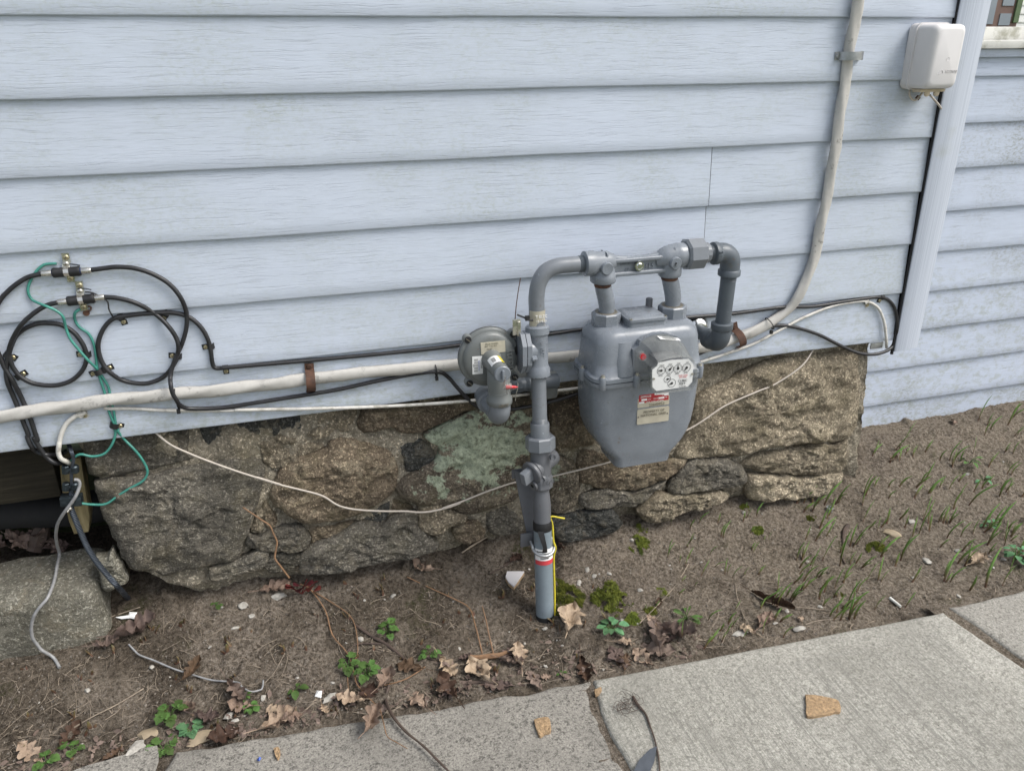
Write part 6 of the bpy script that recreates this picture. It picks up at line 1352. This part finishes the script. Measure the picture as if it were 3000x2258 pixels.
rock(2612,1565,BR[0],(.026,.019,.016),-.5,'yellowish smooth oval stone among the right shoots'); rock(2670,1530,CH[1],(.014,.011,.008),.3,'flat grey white stone right of the yellowish oval stone'); rock(2715,1645,CH[2],(.012,.018,.010),.5,'dark grey upright chip among the right shoots')
rock(2170,1858,CH[0],(.024,.013,.010),.2,'flat pale grey stone at the new slab edge on a tan leaf'); rock(2342,1845,CH[3],(.017,.011,.011),.1,'rough grey stone lump against the new slab edge'); rock(818,1750,CH[4],(.019,.014,.012),.2,'jagged white stone below the dark red plant'); rock(712,1775,CH[5],(.011,.017,.009),.3,'upright pale stone left of the jagged white stone')
rock(590,2165,BR[1],(.030,.022,.010),.4,'flat angular brown stone at the worn slab edge'); rock(672,2098,CH[0],(.013,.010,.009),.8,'rounded white stone beside the clover-like mat'); rock(690,2112,CH[3],(.008,.007,.006),.2,'small white stone touching the rounded white stone'); rock(968,2045,CH[2],(.020,.012,.010),.6,'angular pale stone beside the white scrap above the worn slab')
rock(690,1840,CH[1],(.010,.006,.004),.1,'flat oval white chip on open dirt below the red plant'); rock(738,1807,CH[5],(.007,.010,.006),.1,'pale upright chip between the seedling and the red plant'); rock(405,2195,CH[4],(.026,.018,.016),.9,'broken concrete lump at the gap between the old slabs'); rock(445,2150,BR[2],(.024,.020,.012),.2,'grey brown rough lump above the gap between old slabs')
rock(2786,1755,BR[3],(.010,.007,.005),.3,'tan pebble at the joint of the right slabs'); rock(2808,1748,CH[1],(.009,.007,.005),1.3,'grey pebble next to the tan pebble at the slab joint')
def shard(name, poly, zt, th, mat, edge, label, cat, tilt=0.0):
    P = [pz(x, y, zt) for x, y in poly]; t = thing(name, P[0]-Vector((0, 0, th)), label, cat); n = len(P)
    J = [p+Vector((0, 0, tilt*(p.x-P[0].x))) for p in P]; mb = MB(); mb.add(J+[p-Vector((0, 0, th*.35)) for p in J], [tuple(range(n))]+[(i, (i+1) % n, n+(i+1) % n, n+i) for i in range(n)]); obj('face', mb, mat, t, 20)
    mb = MB(); cc = sum(J, Vector())/n; loft(mb, [[p-Vector((0, 0, th*.34)) for p in J], [cc+(p-cc)*1.04-Vector((0, 0, th*.7)) for p in J], [p-Vector((0, 0, th)) for p in J]]); obj('broken_edge', mb, edge, t, 20)
gz = gp(1510, 1700).z
shard('tile_shard', B5([(1738,1156),(1848,1160),(1820,1200),(1782,1252),(1748,1225),(1728,1190)]), gz+.020, .016, 'tile', 'tanfrag', 'white glazed tile shard with tan broken edge left of the riser', 'tile', .05)
def frag(poly, zt, label):
    P = [pz(x, y, zt+.009) for x, y in poly]; Q = smooth_path(P+[P[0]], 5)[:-1]; c = sum(Q, Vector())/len(Q); mb = MB()
    def rg_(s, z, a): return [c+(p-c)*s*(1+.03*fb(p.x*90, p.y*90, 3, 3))+Vector((0, 0, z+a*fb((c+(p-c)*s).x*110, (c+(p-c)*s).y*110, 7, 3))) for p in Q]
    loft(mb, [rg_(1.0, -.009, 0), rg_(1.02, -.004, 0), rg_(1, -.0005, .001)]+[rg_(s, 0, .0035) for s in (.85, .65, .45, .25, .08)]); obj('tan_fragment', mb, 'tanfrag', smooth=35, label=label, cat='fragment')
frag(D9([(797,957),(870,962),(940,975),(1010,998),(1022,1062),(985,1070),(935,1082),(812,1096),(803,1020)]), SLAB_Z+.004, 'large tan crumbly fragment lying on the new concrete slab')
frag(D6([(1250,897),(1296,884),(1342,884),(1356,925),(1356,972),(1320,985),(1286,1002),(1262,950)]), SLAB_Z-.004, 'square tan crumbly fragment lying on the worn concrete slab')
frag(D6([(1640,705),(1680,688),(1685,712),(1650,738)]), SLAB_Z, 'tiny tan crumb wedged in the joint between slabs'); frag(D7([(1612,985),(1640,978),(1650,1010),(1635,1045),(1620,1020)]), SLAB_Z-.004, 'small tan crumb on the worn slab near the blue scrap')
P = [(1868,1290),(1930,1160),(2000,1090),(2045,1072),(2030,1160),(1975,1290)]; mb = MB(); Q = [pz(x, y, SLAB_Z+.012) for x, y in D6(P)]; n = len(Q); mb.add(Q+[q-Vector((0, 0, .006)) for q in Q], [tuple(range(n)), tuple(range(2*n-1, n-1, -1))]+[(i, i+n, (i+1) % n+n, (i+1) % n) for i in range(n)]); obj('dark_wedge', mb, 'slate', smooth=20, label='dark grey flat wedge lying across the slab joint under the twig', cat='shard')  # made-up flat piece for an unidentified dark wedge
p = gp(2428, 1496); mb = MB(); rev(mb, p, (.1, -.1, 1), [(0, .013), (.014, .013), (.014, .0095), (.006, .009)], 20); obj('metal_ring', mb, 'galv', label='small hollow grey metal cap sunk in the dirt by the foundation', cat='metal ring')
def scrap(poly, mat, lb, name, z=None):
    Q = [(gp(x, y) if z is None else pz(x, y, z))+Vector((0, 0, .004+.008*rnd.random())) for x, y in poly]; c = sum(Q, Vector())/len(Q)+Vector((0, 0, .006)); n = len(Q); mb = MB(); mb.add([c]+Q+[q-Vector((0, 0, .0015)) for q in Q], [(0, 1+i, 1+(i+1) % n) for i in range(n)]+[(1+i, 1+n+i, 1+n+(i+1) % n, 1+(i+1) % n) for i in range(n)]); obj(name, mb, mat, smooth=0, label=lb, cat='litter')
scrap(D7([(685,232),(760,225),(765,195),(815,205),(848,235),(820,250),(770,238),(720,245)]), 'white', 'crumpled white paper scrap on the dirt right of the concrete block', 'paper_scrap')
scrap(D7([(1855,690),(1868,662),(1900,668),(1893,700)]), 'white', 'folded white plastic scrap near the angular pale stone', 'plastic_scrap'); scrap(D7([(1515,1062),(1530,1048),(1543,1060),(1530,1078)]), 'bluetext', 'tiny blue plastic scrap on the worn slab', 'plastic_scrap', SLAB_Z-.004)
mb = MB(); a, b = gp(*D9([(1340,345)])[0]), gp(*D9([(1410,400)])[0]); tube(mb, [a+Vector((0, 0, .006)), b+Vector((0, 0, .006))], .0048, 10, 0); obj('pale_stub', mb, 'sillwhite', label='pale cut plant stub lying by the new slab corner', cat='stalk')

# uncountable grit and fibres
def soilpt(r, dens_edge=.3):
    while True:
        x = r.uniform(-20, 3020); y0, y1 = soil_top(x), slab_y(x)-2
        y = y1-(y1-y0)*(r.random()**(1.6 if r.random() < dens_edge else 1.0)); P = gp(x, y)
        if onsoil(P): return P, x
r = random.Random(5); mb = MB()
for k in range(5200):
    P, x = soilpt(r); s = r.choice([.0012, .0018, .0024, .0034, .0048]); R_ = Matrix.Rotation(r.uniform(0, 6), 3, 'Z') @ Matrix.Rotation(r.uniform(0, 6), 3, 'X')
    mb.add([P+R_ @ Vector(q)*s for q in ((1, 0, 0), (-.7, .8, 0), (-.6, -.9, .1), (0, .1, .9), (0.1, 0, -.8))], [(0, 1, 3), (1, 2, 3), (2, 0, 3), (1, 0, 4), (2, 1, 4), (0, 2, 4)])
obj('soil_grit', mb, 'grit', smooth=0, kind='stuff', label='fine grit and crumbs of earth scattered over the soil', cat='grit')
mb = MB()
for k in range(1900):
    P, x = soilpt(r, .5); a = r.uniform(0, 6.3); L = r.choice([.012, .02, .03, .05, .07]); c = r.gauss(0, .45); Q = []
    for i in range(5):
        f = i/4; aa = a+c*(f-.5); X, Yy = P.x+cos(aa)*L*(f-.5), P.y+sin(aa)*L*(f-.5); Q.append(Vector((X, Yy, ground(X, Yy)+.0025+.003*sin(pi*f)*r.random())))
    tube(mb, Q, r.uniform(.0003, .0009), 3, 0, cap=False)
obj('dry_fibres', mb, 'straw', smooth=0, kind='stuff', label='dry grass fibres and rootlets strewn over the soil', cat='plant litter')
mb = MB()
for k in range(480):
    x = r.uniform(0, 2050); y = slab_y(x)-4-abs(r.gauss(0, 40)); P = gp(x, y)
    if not onsoil(P): continue
    s = r.uniform(.003, .010); R_ = Matrix.Rotation(r.uniform(0, 6), 3, 'Z') @ Matrix.Rotation(r.gauss(0, .5), 3, 'X') @ Matrix.Rotation(r.gauss(0, .5), 3, 'Y'); P = P+Vector((0, 0, r.uniform(.001, .008)))
    mb.add([P+R_ @ Vector(q)*s for q in ((1.4, 0, 0), (.3, .7, .15), (-1.2, .3, 0), (-.6, -.6, .1), (.5, -.5, .0))], [(0, 1, 2, 3, 4)])
obj('leaf_crumbs', mb, 'leaf_brown', smooth=0, kind='stuff', label='brown leaf crumbs in the litter along the concrete', cat='plant litter')
